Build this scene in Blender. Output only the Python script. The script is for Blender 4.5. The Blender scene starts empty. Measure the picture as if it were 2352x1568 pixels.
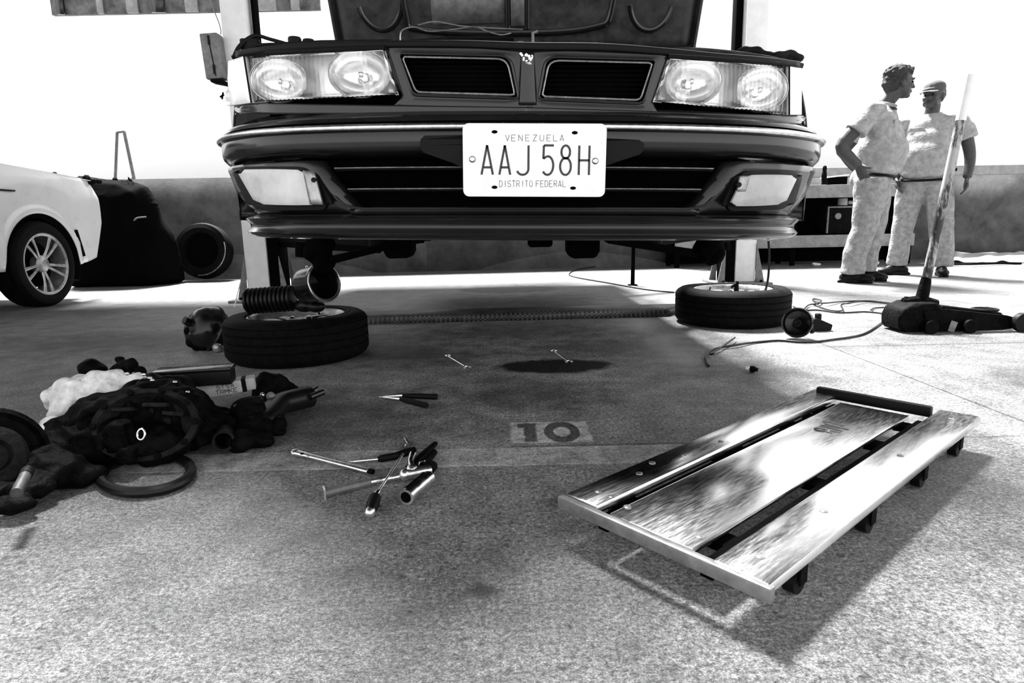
import bpy, bmesh, math, random
from mathutils import Vector, Matrix, noise as mnoise
from mathutils.geometry import tessellate_polygon
R = math.radians
PI = math.pi
rnd = random.Random(7)
SC = bpy.context.scene
COL = SC.collection

# ------------------------------------------------------------------ camera
CAM_F, CAM_P, CAM_R, CAM_H = 1430.0, R(10.76), R(1.18), 0.549
cam_data = bpy.data.cameras.new('camera')
cam_data.sensor_width = 36.0
cam_data.lens = CAM_F / 2352.0 * 36.0
cam_data.clip_start = 0.02
cam_data.clip_end = 400
cam = bpy.data.objects.new('camera', cam_data)
COL.objects.link(cam)
cam.matrix_world = (Matrix.Translation((0, 0, CAM_H)) @ Matrix.Rotation(R(90) - CAM_P, 4, 'X')
                    @ Matrix.Rotation(-CAM_R, 4, 'Z'))
SC.camera = cam

# ------------------------------------------------------------------ sky, sun, exposure
SKY_BACK, SKY_FRONT, SKY_TOP = 3.0, 2.15, 0.05
world = bpy.data.worlds.new('world')
SC.world = world
world.use_nodes = True
wn, wl = world.node_tree.nodes, world.node_tree.links
wn.clear()
w_out = wn.new('ShaderNodeOutputWorld')
w_bg = wn.new('ShaderNodeBackground')
w_tc = wn.new('ShaderNodeTexCoord')
w_sep = wn.new('ShaderNodeSeparateXYZ')
wl.new(w_tc.outputs['Generated'], w_sep.inputs[0])
def wmath(op, a, b=None, clamp=False):
    n = wn.new('ShaderNodeMath'); n.operation = op; n.use_clamp = clamp
    for i, v in enumerate((a, b)):
        if v is None: continue
        if isinstance(v, (int, float)): n.inputs[i].default_value = v
        else: wl.new(v, n.inputs[i])
    return n.outputs[0]
# bright hazy horizon behind the parapet and to the right, duller sky overhead and behind the photographer
azim = wmath('ADD', wmath('MULTIPLY', w_sep.outputs['Y'], 0.5), wmath('MULTIPLY', w_sep.outputs['X'], 0.28))
azim = wmath('ADD', azim, 0.5, True)
upz = wmath('MULTIPLY', wmath('MAXIMUM', w_sep.outputs['Z'], 0.0), 1.2)
low = wmath('SUBTRACT', 1.0, wmath('MULTIPLY', upz, upz), True)
hor = wmath('ADD', wmath('MULTIPLY', azim, SKY_BACK - SKY_FRONT), SKY_FRONT)
stren = wmath('ADD', wmath('MULTIPLY', low, wmath('SUBTRACT', hor, SKY_TOP)), SKY_TOP)
w_bg.inputs['Color'].default_value = (1, 1, 1, 1)
wl.new(stren, w_bg.inputs['Strength'])
wl.new(w_bg.outputs[0], w_out.inputs[0])

sun_data = bpy.data.lights.new('sun', 'SUN')
sun_data.energy = 33.0
sun_data.angle = R(14)
sun = bpy.data.objects.new('sun', sun_data)
COL.objects.link(sun)
SUN_DIR = Vector((0.22, -0.55, -1.0))      # light travels towards the camera, slightly to the right
sun.rotation_euler = SUN_DIR.to_track_quat('-Z', 'Y').to_euler()
sun.location = (-2, 5, 8)

SC.view_settings.view_transform = 'Standard'
SC.view_settings.look = 'None'
SC.view_settings.gamma = 1.0
SC.view_settings.exposure = 0.0
SC.view_settings.use_curve_mapping = False

# ------------------------------------------------------------------ placing helpers
def ray(px, py):
    a, b = px - 1176.0, py - 784.0
    cr, sr = math.cos(CAM_R), math.sin(CAM_R)
    X = (a * cr - b * sr) / CAM_F; Y = (a * sr + b * cr) / CAM_F
    c, s = math.cos(CAM_P), math.sin(CAM_P)
    return Vector((X, c - Y * s, -s - Y * c))
def g(px, py, z=0.0):
    d = ray(px, py); t = (z - CAM_H) / d.z
    return Vector((d.x * t, d.y * t, z))
def at(px, py, Y):
    d = ray(px, py); t = Y / d.y
    return Vector((d.x * t, Y, CAM_H + d.z * t))

# ------------------------------------------------------------------ mesh builder
class MB:
    def __init__(s, M=None):
        s.v = []; s.f = []; s.M = M or Matrix.Identity(4)
    def add(s, vs, fs, M=None):
        T = s.M @ M if M is not None else s.M
        o = len(s.v)
        s.v += [T @ Vector(p) for p in vs]
        s.f += [tuple(i + o for i in f) for f in fs]
        return s
    def box(s, c, d, rot=None, ch=0.0):
        x, y, z = d[0] / 2, d[1] / 2, d[2] / 2
        M = Matrix.Translation(Vector(c))
        if rot is not None: M = M @ rot
        if ch <= 0:
            vs = [(a * x, b * y, e * z) for a in (-1, 1) for b in (-1, 1) for e in (-1, 1)]
            fs = [(0, 1, 3, 2), (4, 6, 7, 5), (0, 4, 5, 1), (2, 3, 7, 6), (0, 2, 6, 4), (1, 5, 7, 3)]
            return s.add(vs, fs, M)
        bm = bmesh.new(); bmesh.ops.create_cube(bm, size=1)
        for v in bm.verts: v.co = Vector((v.co.x * d[0], v.co.y * d[1], v.co.z * d[2]))
        bmesh.ops.bevel(bm, geom=list(bm.edges), offset=ch, segments=2, affect='EDGES', profile=0.5)
        bm.verts.index_update()
        s.add([v.co.copy() for v in bm.verts], [[v.index for v in f.verts] for f in bm.faces], M)
        bm.free(); return s
    def rings(s, rings, closed=True, caps=True, wrap=False, M=None):
        n = len(rings[0]); vs = [p for r in rings for p in r]; fs = []
        m = len(rings)
        for i in range(m if wrap else m - 1):
            a, b = i * n, ((i + 1) % m) * n
            for k in range(n if closed else n - 1):
                k2 = (k + 1) % n
                fs.append((a + k, a + k2, b + k2, b + k))
        if caps and closed and not wrap:
            fs.append(tuple(range(n))); fs.append(tuple((m - 1) * n + k for k in reversed(range(n))))
        return s.add(vs, fs, M)
    def tube(s, pts, r, n=8, closed=False, caps=True, flat=1.0, up=None):
        P = [Vector(p) for p in pts]; m = len(P)
        rs = r if isinstance(r, (list, tuple)) else [r] * m
        T = []
        for i in range(m):
            a = P[i - 1] if (i > 0 or closed) else P[i]
            b = P[(i + 1) % m] if (i < m - 1 or closed) else P[i]
            t = (b - a); T.append(t.normalized() if t.length > 1e-9 else Vector((0, 0, 1)))
        u = Vector(up) if up is not None else (Vector((0, 0, 1)) if abs(T[0].z) < 0.9 else Vector((0, 1, 0)))
        rg = []
        for i in range(m):
            u = (u - T[i] * u.dot(T[i]))
            if u.length < 1e-6: u = T[i].orthogonal()
            u.normalize(); w = T[i].cross(u)
            rg.append([P[i] + (w * math.cos(2 * PI * k / n) + u * flat * math.sin(2 * PI * k / n)) * rs[i] for k in range(n)])
        return s.rings(rg, True, caps, closed)
    def cyl(s, p0, p1, r0, r1=None, n=20, caps=True):
        return s.tube([p0, p1], [r0, r0 if r1 is None else r1], n, False, caps)
    def lathe(s, prof, n=32, M=None, wrap=False):
        rg = [[(r * math.cos(2 * PI * k / n), r * math.sin(2 * PI * k / n), z) for k in range(n)] for r, z in prof]
        return s.rings(rg, True, True, wrap, M)
    def ball(s, c, r, n=14, m=9, M=None):
        rr = (r, r, r) if isinstance(r, (int, float)) else r
        T = Matrix.Translation(Vector(c))
        if M is not None: T = T @ M
        rg = []
        for i in range(m + 1):
            a = -PI / 2 + PI * (i / m); a = max(-PI / 2 + 0.08, min(PI / 2 - 0.08, a))
            rg.append([(rr[0] * math.cos(a) * math.cos(2 * PI * k / n), rr[1] * math.cos(a) * math.sin(2 * PI * k / n), rr[2] * math.sin(a)) for k in range(n)])
        return s.rings(rg, True, True, False, T)
    def grid(s, fn, nu, nv, closed_u=False):
        vs = [fn(i / nu, j / nv) for i in range(nu + 1) for j in range(nv + 1)]
        fs = [(i * (nv + 1) + j, (i + 1) * (nv + 1) + j, (i + 1) * (nv + 1) + j + 1, i * (nv + 1) + j + 1) for i in range(nu) for j in range(nv)]
        return s.add(vs, fs)
    def prism(s, poly, h, M=None):
        # poly: 2D outline in XY, extruded from z=0 to z=h
        n = len(poly)
        tri = tessellate_polygon([[Vector((p[0], p[1], 0)) for p in poly]])
        vs = [(p[0], p[1], 0) for p in poly] + [(p[0], p[1], h) for p in poly]
        fs = [tuple(t) for t in tri] + [tuple(i + n for i in reversed(t)) for t in tri]
        fs += [(i, (i + 1) % n, (i + 1) % n + n, i + n) for i in range(n)]
        return s.add(vs, fs, M)
    def build(s, name, mat, parent=None, world=False, bevel=0, solid=0, sub=0, smooth=35, kind=None, label=None, remesh=0, soft=0, disp=None, normals=True):
        me = bpy.data.meshes.new(name)
        vs = s.v
        if world and parent is not None:
            bpy.context.view_layer.update()
            inv = parent.matrix_basis.inverted() if parent.parent is None else (parent.parent.matrix_basis @ parent.matrix_basis).inverted()
            vs = [inv @ v for v in vs]
        me.from_pydata([tuple(v) for v in vs], [], s.f)
        me.update()
        if normals:
            bm = bmesh.new(); bm.from_mesh(me)
            bmesh.ops.recalc_face_normals(bm, faces=list(bm.faces)); bm.to_mesh(me); bm.free()
        me.materials.append(mat)
        o = bpy.data.objects.new(name, me); COL.objects.link(o)
        if remesh:
            md = o.modifiers.new('r', 'REMESH'); md.mode = 'VOXEL'; md.voxel_size = remesh; md.use_smooth_shade = True
            if soft:
                md = o.modifiers.new('s', 'SMOOTH'); md.iterations = soft; md.factor = 0.5
            dg = bpy.context.evaluated_depsgraph_get()
            me2 = bpy.data.meshes.new_from_object(o.evaluated_get(dg)); o.modifiers.clear(); o.data = me2; me = me2
            if not me.materials: me.materials.append(mat)
        if disp:
            amp, sc = disp
            for v in me.vertices:
                q = mnoise.noise(v.co * sc) * amp
                v.co += v.normal * q
        for p in me.polygons: p.use_smooth = True
        if not remesh and smooth is not None:
            me.set_sharp_from_angle(angle=R(smooth))
        if solid:
            md = o.modifiers.new('t', 'SOLIDIFY'); md.thickness = abs(solid); md.offset = -1 if solid > 0 else 1
        if bevel:
            md = o.modifiers.new('b', 'BEVEL'); md.width = bevel; md.segments = 2; md.limit_method = 'ANGLE'; md.angle_limit = R(40)
        if sub:
            md = o.modifiers.new('u', 'SUBSURF'); md.levels = sub; md.render_levels = sub
        if parent is not None: o.parent = parent
        if kind: o['kind'] = kind
        if label: o['label'] = label
        return o

def tag(o, label=None, cat=None, group=None, kind=None):
    if label: o['label'] = label
    if cat: o['category'] = cat
    if group: o['group'] = group
    if kind: o['kind'] = kind
    return o
def thing(name, label, cat, loc=(0, 0, 0), rz=0.0, group=None, rot=None):
    o = bpy.data.objects.new(name, None); COL.objects.link(o)
    o.empty_display_size = 0.05
    o.location = loc; o.rotation_euler = rot if rot else (0, 0, rz)
    return tag(o, label, cat, group)
def single(o, label, cat, group=None):
    # recentre a one-mesh thing on its own base so its origin is where it stands
    me = o.data; bb = [v.co for v in me.vertices]
    c = Vector(((min(v.x for v in bb) + max(v.x for v in bb)) / 2, (min(v.y for v in bb) + max(v.y for v in bb)) / 2, min(v.z for v in bb)))
    me.transform(Matrix.Translation(-c)); o.location = c
    return tag(o, label, cat, group)
def spline(pts, k=8, closed=False):
    P = [Vector(p) for p in pts]; n = len(P); out = []
    for i in range(n if closed else n - 1):
        if closed: a, b, c, d = P[i - 1], P[i], P[(i + 1) % n], P[(i + 2) % n]
        else: a, b, c, d = P[max(i - 1, 0)], P[i], P[i + 1], P[min(i + 2, n - 1)]
        for j in range(k):
            t = j / k
            out.append(0.5 * ((2 * b) + (c - a) * t + (2 * a - 5 * b + 4 * c - d) * t * t + (3 * b - a - 3 * c + d) * t ** 3))
    if not closed: out.append(P[-1])
    return out
def align(d, up=(0, 0, 1)):
    # rotation taking local Z to d
    return Vector(d).to_track_quat('Z', 'Y').to_matrix().to_4x4()
def rrect(w, h, r, n=5, cx=0, cy=0):
    pts = []
    for sx, sy, a0 in ((1, 1, 0), (-1, 1, 90), (-1, -1, 180), (1, -1, 270)):
        for i in range(n + 1):
            a = R(a0 + 90 * i / n)
            pts.append((cx + sx * (w / 2 - r) + r * math.cos(a), cy + sy * (h / 2 - r) + r * math.sin(a)))
    return pts

# ------------------------------------------------------------------ materials (all greys: the photograph is black and white)
class NT:
    def __init__(s, name):
        s.m = bpy.data.materials.new(name); s.m.use_nodes = True
        s.t = s.m.node_tree; s.t.nodes.clear()
        s.out = s.t.nodes.new('ShaderNodeOutputMaterial')
        s.b = s.t.nodes.new('ShaderNodeBsdfPrincipled')
        s.t.links.new(s.b.outputs[0], s.out.inputs[0])
    def n(s, typ, **kw):
        nd = s.t.nodes.new(typ)
        for k, v in kw.items(): setattr(nd, k, v)
        return nd
    def L(s, a, b): s.t.links.new(a, b)
    def m_(s, op, a, b=None, c=None, clamp=False):
        nd = s.n('ShaderNodeMath', operation=op); nd.use_clamp = clamp
        for i, v in enumerate((a, b, c)):
            if v is None: continue
            if isinstance(v, (int, float)): nd.inputs[i].default_value = v
            else: s.L(v, nd.inputs[i])
        return nd.outputs[0]
    def pos(s):
        return s.n('ShaderNodeTexCoord').outputs['Object']
    def noise(s, scale, detail=4, rough=0.6, co=None, stretch=None):
        nd = s.n('ShaderNodeTexNoise'); nd.inputs['Scale'].default_value = scale
        nd.inputs['Detail'].default_value = detail; nd.inputs['Roughness'].default_value = rough
        co = co or s.pos()
        if stretch:
            mp = s.n('ShaderNodeMapping'); mp.inputs['Scale'].default_value = stretch; s.L(co, mp.inputs[0]); co = mp.outputs[0]
        s.L(co, nd.inputs['Vector']); return nd.outputs['Fac']
    def ramp(s, x, lo, hi, a=0.0, b=1.0):
        nd = s.n('ShaderNodeMapRange'); nd.clamp = True
        s.L(x, nd.inputs[0])
        for i, v in zip((1, 2, 3, 4), (lo, hi, a, b)): nd.inputs[i].default_value = v
        return nd.outputs[0]
    def grey(s, v):
        nd = s.n('ShaderNodeCombineColor')
        for i in range(3): s.L(v, nd.inputs[i])
        return nd.outputs[0]
    def bump(s, h, strength=0.3, dist=0.002):
        nd = s.n('ShaderNodeBump'); nd.inputs['Strength'].default_value = strength; nd.inputs['Distance'].default_value = dist
        s.L(h, nd.inputs['Height']); s.L(nd.outputs[0], s.b.inputs['Normal'])
    def set(s, **kw):
        for k, v in kw.items(): s.b.inputs[k.replace('_', ' ')].default_value = v
        return s
def mat(name, v, rough=0.5, metal=0.0, var=0.25, scale=30, bump=0.0, spec=0.5, coat=0.0, stretch=None, bscale=None, bdist=0.002):
    t = NT(name)
    nz = t.noise(scale, 5, 0.65, stretch=stretch)
    col = t.ramp(nz, 0.3, 0.7, v * (1 - var), v * (1 + var))
    t.L(t.grey(col), t.b.inputs['Base Color'])
    t.L(t.ramp(nz, 0.3, 0.7, max(rough - 0.06, 0.02), rough + 0.06), t.b.inputs['Roughness'])
    t.b.inputs['Metallic'].default_value = metal
    t.b.inputs['Specular IOR Level'].default_value = spec
    if coat: t.b.inputs['Coat Weight'].default_value = coat; t.b.inputs['Coat Roughness'].default_value = 0.06
    if bump:
        t.bump(t.noise(bscale or scale * 3, 4, 0.6, stretch=stretch), bump, bdist)
    return t.m
M = {}
M['paint'] = mat('dark_car_paint', 0.008, 0.2, var=0.35, scale=9, coat=0.3, spec=0.32)
M['paint_dull'] = mat('worn_dark_paint', 0.02, 0.34, var=0.6, scale=22)
M['black_plastic'] = mat('black_plastic', 0.004, 0.5, var=0.3, spec=0.12)
M['black_void'] = mat('black_void_metal', 0.002, 0.9, var=0.3, spec=0.02)  # near-black for dark parts, also paints shade in recesses and under the bench
M['rubber'] = mat('tyre_rubber', 0.004, 0.7, var=0.6, scale=40, bump=0.6, bscale=160, spec=0.05)
M['rubber_hose'] = mat('black_rubber_hose', 0.004, 0.4, var=0.4, spec=0.25)
M['alloy'] = mat('dirty_cast_alloy', 0.30, 0.38, 0.7, var=0.45, scale=25, bump=0.2)
M['alloy_dark'] = mat('oily_steel_tube', 0.05, 0.45, 0.2, var=0.7, scale=30)
M['chrome'] = mat('worn_chrome', 0.75, 0.22, 1.0, var=0.25, scale=60, bump=0.1)
M['trim_chrome'] = mat('grey_trim_bead', 0.28, 0.25, 0.6, var=0.4, scale=50)
M['greasy'] = mat('greasy_black_iron', 0.003, 0.6, 0.0, var=0.9, scale=28, bump=1.0, bscale=60, spec=0.035, bdist=0.005)
M['greasy_grey'] = mat('oily_cast_aluminium', 0.010, 0.55, 0.0, var=0.9, scale=20, bump=1.0, bscale=60, spec=0.06, bdist=0.004)
M['glossblack'] = mat('gloss_black_enamel', 0.004, 0.2, var=0.3, spec=0.35, coat=0.0)
M['whitepaint'] = mat('white_painted_steel', 0.72, 0.45, var=0.08, scale=12)
M['carwhite'] = mat('white_car_paint', 0.60, 0.3, var=0.05, scale=5, coat=0.3)
M['plate_white'] = mat('white_plate_enamel', 0.82, 0.45, var=0.03)
M['ink'] = mat('faded_black_ink', 0.03, 0.6, var=0.5, scale=90)
M['ink_light'] = mat('worn_grey_ink', 0.22, 0.6, var=0.7, scale=160)
M['cloth'] = mat('khaki_uniform_cloth', 0.27, 0.95, var=0.35, scale=26, bump=0.9, bscale=14, bdist=0.02, spec=0.1)
M['shirt'] = mat('pale_uniform_shirt_cloth', 0.31, 0.95, var=0.3, scale=22, bump=0.9, bscale=12, bdist=0.02, spec=0.1)
M['skin'] = mat('tanned_skin', 0.035, 0.6, var=0.35, scale=30, bump=0.2)
M['hair'] = mat('dark_curly_hair', 0.022, 0.8, var=0.8, scale=70, bump=1.0, bscale=120, bdist=0.006)
M['cap'] = mat('dark_cap_cloth', 0.06, 0.9, var=0.3, bump=0.3)
M['shoe'] = mat('black_leather', 0.003, 0.5, var=0.3, spec=0.15)
M['rag'] = mat('grey_white_rag', 0.7, 0.95, var=0.3, scale=40, bump=1.0, bscale=30, bdist=0.01)
M['steelgrey'] = mat('grey_steel', 0.14, 0.5, 0.2, var=0.4)
M['wall'] = mat('rough_grey_plaster', 0.08, 0.85, var=0.55, scale=3.2, bump=0.5, bscale=26, spec=0.2)
M['coping'] = mat('pale_concrete_coping', 0.26, 0.85, var=0.25, scale=12, bump=0.4)
M['beam'] = mat('grey_bench_board', 0.21, 0.7, var=0.35, scale=14)
M['facade'] = mat('whitewashed_facade', 0.95, 0.8, var=0.02)
M['dullglass'] = mat('dark_window_glass', 0.02, 0.15, var=0.4, scale=2)
M['leaves'] = mat('hazy_dark_foliage', 0.10, 0.9, var=0.7, scale=4)
M['wood'] = mat('scuffed_plywood', 0.5, 0.5, var=0.15)
M['cardboard'] = mat('printed_pale_carton', 0.38, 0.7, var=0.2, scale=60)
M['creeper'] = mat('polished_dark_sheet_metal', 0.85, 0.19, 1.0, var=0.06, scale=30, stretch=(1, 8, 1))
M['creeper_edge'] = mat('scuffed_steel_edge', 0.22, 0.4, 0.5, var=0.3)
M['reflector'] = mat('silvered_reflector', 0.92, 0.2, 1.0, var=0.06, scale=8)
M['housing'] = mat('silvered_lamp_housing', 0.9, 0.42, 0.8, var=0.10, scale=10)
M['foglens'] = mat('pale_fog_lamp_lens', 0.5, 0.3, 0.0, var=0.2, scale=14, coat=0.3)
M['lampwhite'] = mat('pale_lamp_housing', 0.85, 0.35, 0.3, var=0.12, scale=14)
M['foam'] = mat('grimy_amber_lens', 0.34, 0.3, 0.0, var=0.25, scale=10, coat=0.4)
def glass(name, tint=0.95, bumpy=0.0, rough=0.03):
    t = NT(name)
    t.set(Base_Color=(tint, tint, tint, 1), Roughness=rough, IOR=1.45)
    t.b.inputs['Transmission Weight'].default_value = 1.0
    if bumpy:
        w = t.n('ShaderNodeTexWave'); w.wave_type = 'BANDS'; w.bands_direction = 'X'; w.inputs['Scale'].default_value = 28
        w.inputs['Distortion'].default_value = 0.6
        t.L(t.pos(), w.inputs['Vector'])
        t.bump(t.m_('ADD', w.outputs['Fac'], t.noise(60, 2, 0.5)), bumpy, 0.002)
    return t.m
M['lens'] = glass('ribbed_lamp_glass', 0.97, 0.35)
# ================================================================== SETTING
def floor_material():
    t = NT('stained_concrete')
    co = t.pos()
    sp = t.n('ShaderNodeSeparateXYZ'); t.L(co, sp.inputs[0]); X, Y = sp.outputs['X'], sp.outputs['Y']
    def A(v): return t.m_('ABSOLUTE', v)
    big = t.noise(1.3, 4, 0.55, co); mid = t.noise(9, 5, 0.65, co); fine = t.noise(75, 4, 0.75, co); grit = t.noise(330, 2, 0.8, co)
    base = t.m_('MULTIPLY', t.ramp(big, 0.3, 0.7, 0.095, 0.165), t.ramp(mid, 0.3, 0.7, 0.6, 1.4))
    base = t.m_('MULTIPLY', base, t.ramp(fine, 0.3, 0.7, 0.45, 1.55))
    base = t.m_('MULTIPLY', base, t.ramp(t.noise(150, 3, 0.7, co), 0.34, 0.66, 0.55, 1.45))
    base = t.m_('MULTIPLY', base, t.ramp(grit, 0.32, 0.68, 0.4, 1.6))
    # small dark pits
    pits = t.ramp(t.noise(46, 3, 0.5, co), 0.64, 0.70, 1.0, 0.42)
    base = t.m_('MULTIPLY', base, pits)
    wob = t.m_('MULTIPLY', t.m_('SUBTRACT', t.noise(14, 4, 0.7, co), 0.5), 0.05)
    # painted bay strip
    def band(v, c, hw, edge):
        d = A(t.m_('SUBTRACT', v, c)); d = t.m_('ADD', d, t.m_('MULTIPLY', wob, 0.35))
        return t.ramp(d, hw - edge, hw + edge, 1.0, 0.0)
    wear = t.ramp(t.noise(24, 5, 0.7, co), 0.36, 0.6, 0.1, 1.0)
    strip = t.m_('MULTIPLY', band(Y, 1.415, 0.055, 0.003), t.ramp(X, 0.75, 0.95, 1.0, 0.0))
    strip_edge = t.m_('MULTIPLY', t.m_('ADD', band(Y, 1.468, 0.004, 0.003), band(Y, 1.362, 0.004, 0.003), clamp=True), t.ramp(X, 0.75, 0.95, 1.0, 0.0))
    paint = t.m_('MAXIMUM', t.m_('MULTIPLY', strip, t.m_('MULTIPLY', wear, 0.55)), t.m_('MULTIPLY', strip_edge, wear))
    # stencilled bay number 10: pale patch with dark digits
    patch = t.m_('MULTIPLY', band(X, 0.0965, 0.105, 0.004), band(Y, 1.588, 0.083, 0.004))
    one = t.m_('MULTIPLY', band(X, 0.043, 0.017, 0.003), band(Y, 1.587, 0.074, 0.003))
    flag = t.m_('MULTIPLY', band(X, 0.026, 0.016, 0.003), band(Y, 1.642, 0.018, 0.003))
    dx = t.m_('DIVIDE', t.m_('SUBTRACT', X, 0.128), 0.046); dy = t.m_('DIVIDE', t.m_('SUBTRACT', Y, 1.587), 0.080)
    rr = t.m_('SQRT', t.m_('ADD', t.m_('MULTIPLY', dx, dx), t.m_('MULTIPLY', dy, dy)))
    rr = t.m_('ADD', rr, t.m_('MULTIPLY', wob, 2.0))
    zero = t.ramp(A(t.m_('SUBTRACT', rr, 0.76)), 0.24, 0.30, 1.0, 0.0)
    digits = t.m_('MAXIMUM', t.m_('MAXIMUM', one, flag), zero)
    pp = t.m_('MULTIPLY', patch, t.m_('SUBTRACT', 1.0, digits))
    paint = t.m_('MAXIMUM', paint, t.m_('MULTIPLY', pp, wear))
    digdark = t.m_('MULTIPLY', t.m_('MULTIPLY', digits, patch), 0.6)
    mixv = t.m_('ADD', base, t.m_('MULTIPLY', paint, 0.22))
    mixv = t.m_('MULTIPLY', mixv, t.m_('SUBTRACT', 1.0, digdark))
    # expansion joints
    j1 = t.m_('MULTIPLY', t.ramp(A(t.m_('ADD', t.m_('SUBTRACT', X, 1.364), t.m_('MULTIPLY', wob, 0.12))), 0.002, 0.006, 1.0, 0.0), t.ramp(Y, 2.9, 3.0, 1.0, 0.0))
    j2 = t.m_('MULTIPLY', t.ramp(A(t.m_('ADD', t.m_('SUBTRACT', Y, 2.62), t.m_('MULTIPLY', wob, 0.2))), 0.003, 0.009, 1.0, 0.0), t.ramp(X, 1.33, 1.36, 0.0, 1.0))
    j3 = t.ramp(A(t.m_('SUBTRACT', Y, 1.482)), 0.002, 0.006, 1.0, 0.0)
    j3 = t.m_('MULTIPLY', j3, t.ramp(X, -0.02, 0.0, 0.0, 0.7))
    j4 = t.m_('MULTIPLY', t.ramp(A(t.m_('SUBTRACT', Y, 4.35)), 0.003, 0.010, 1.0, 0.0), 0.6)
    joint = t.m_('MAXIMUM', t.m_('MAXIMUM', j1, j2), t.m_('MAXIMUM', j3, j4))
    mixv = t.m_('MULTIPLY', mixv, t.m_('SUBTRACT', 1.0, t.m_('MULTIPLY', joint, 0.75)))
    # oil spill and dark patches, one painted as the white car's shadow: (cx, cy, rx, ry, strength)
    tot = None
    for cx, cy, rx, ry, st in ((0.16, 2.36, 0.27, 0.13, 0.97), (0.00, 5.25, 0.48, 0.30, 0.92), (0.05, 1.95, 0.32, 0.22, 0.5), (0.5, 2.7, 0.5, 0.25, 0.45),  # second entry is a dark ellipse under the raised car
                               (-0.42, 2.62, 0.35, 0.25, 0.55), (-0.7, 1.75, 0.6, 0.4, 0.55), (0.9, 2.2, 0.35, 0.22, 0.35), (-0.1, 3.1, 1.0, 0.25, 0.35),
                               (1.75, 2.0, 0.25, 0.22, 0.5), (-1.9, 3.1, 0.9, 0.35, 0.6), (0.1, 1.16, 0.05, 0.03, 0.5), (-0.05, 0.86, 0.03, 0.02, 0.6)):  # the wide far-left patch paints the parked car's cast shadow
        ax = t.m_('DIVIDE', t.m_('SUBTRACT', X, cx), rx); ay = t.m_('DIVIDE', t.m_('SUBTRACT', Y, cy), ry)
        d = t.m_('SQRT', t.m_('ADD', t.m_('MULTIPLY', ax, ax), t.m_('MULTIPLY', ay, ay)))
        d = t.m_('ADD', d, t.m_('MULTIPLY', t.m_('SUBTRACT', mid, 0.5), 1.1 if st < 0.9 else 0.6))
        e = 0.55 if st < 0.9 else 0.15
        v = t.ramp(d, 0.9 - e, 0.95 + e * 0.4, st, 0.0)
        tot = v if tot is None else t.m_('MAXIMUM', tot, v)
    mixv = t.m_('MULTIPLY', mixv, t.m_('SUBTRACT', 1.0, tot))
    t.L(t.grey(mixv), t.b.inputs['Base Color'])
    t.L(t.ramp(fine, 0.3, 0.7, 0.42, 0.62), t.b.inputs['Roughness'])
    t.b.inputs['Specular IOR Level'].default_value = 0.6
    t.bump(t.m_('ADD', t.m_('MULTIPLY', fine, 1.0), t.m_('MULTIPLY', grit, 0.35)), 0.35, 0.004)
    return t.m
b = MB(); b.add([(-14, -3, 0), (14, -3, 0), (14, 16, 0), (-14, 16, 0), (-14, -3, -.2), (14, -3, -.2), (14, 16, -.2), (-14, 16, -.2)],
                [(0, 1, 2, 3), (7, 6, 5, 4), (0, 4, 5, 1), (1, 5, 6, 2), (2, 6, 7, 3), (3, 7, 4, 0)])
tag(b.build('floor', floor_material(), smooth=None), kind='structure')

# parapet behind the bays; nearer on the left, with a step, and further back on the right
def wall_run(name, p0, p1, z0, zt, cop, thick=0.16):
    p0, p1 = Vector(p0), Vector(p1); d = (p1 - p0); L_ = d.length; a = math.atan2(d.y, d.x)
    rot = Matrix.Rotation(a, 4, 'Z'); mid = (p0 + p1) / 2; nrm = rot @ Vector((0, 1, 0))
    b = MB(); c = Vector((mid.x, mid.y, (z0 + zt - cop) / 2)) + nrm * thick / 2
    b.box(c, (L_, thick, zt - cop - z0), rot)
    tag(b.build(name, M['wall'], smooth=None), kind='structure')
    if cop > 0.001:
        b = MB(); b.box(Vector((mid.x, mid.y, zt - cop / 2)) + nrm * (thick / 2), (L_, thick + 0.10, cop), rot, 0.01)
        tag(b.build('trim_1', M['coping'], smooth=None), kind='structure')
wall_run('wall_back', (-12.0, 7.05), (-1.0, 7.50), 0, 1.13, 0.0)
wall_run('wall_middle', (-1.0, 7.50), (2.6, 7.72), 0, 1.13, 0.0)
wall_run('wall_right', (2.6, 7.72), (13.0, 8.3), 0, 1.13, 0.115)
# far whitewashed facade beyond the parapet, with a dark strip of windows and foliage above
b = MB(); b.box((0, 15.4, 3.2), (30, 0.4, 6.4))
tag(b.build('wall_far', M['facade'], smooth=None), kind='structure')
wd = thing('window_band', 'dark strip of far windows high above the white facade on the left', 'window', (-7.15, 15.1, 5.33))
b = MB(); b.box((0, 0.05, 0.5), (6.0, 0.1, 1.0)); b.build('glazing', M['leaves'], wd, smooth=None)
for i in range(8):
    b = MB(); b.box((-2.7 + i * 0.76 + rnd.uniform(-.2, .2), -0.03, 0.5), (rnd.uniform(0.1, 0.5), 0.06, 1.0)); b.build('mullion', M['dullglass'] if i in (0, 3) else M['coping'], wd, smooth=None)
wd = thing('roof_vent', 'faint grey louvre high on the white facade right of the open bonnet', 'vent', (4.75, 15.1, 5.50))
b = MB()
b.box((0, 0.05, 0.3), (1.1, 0.1, 0.6)); b.build('frame', M['coping'], wd, smooth=None)
for i in range(4):
    b = MB(); b.box((0, -0.02, 0.06 + i * 0.12), (1.0, 0.05, 0.03)); b.build('slat', M['facade'], wd, smooth=None)
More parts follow.
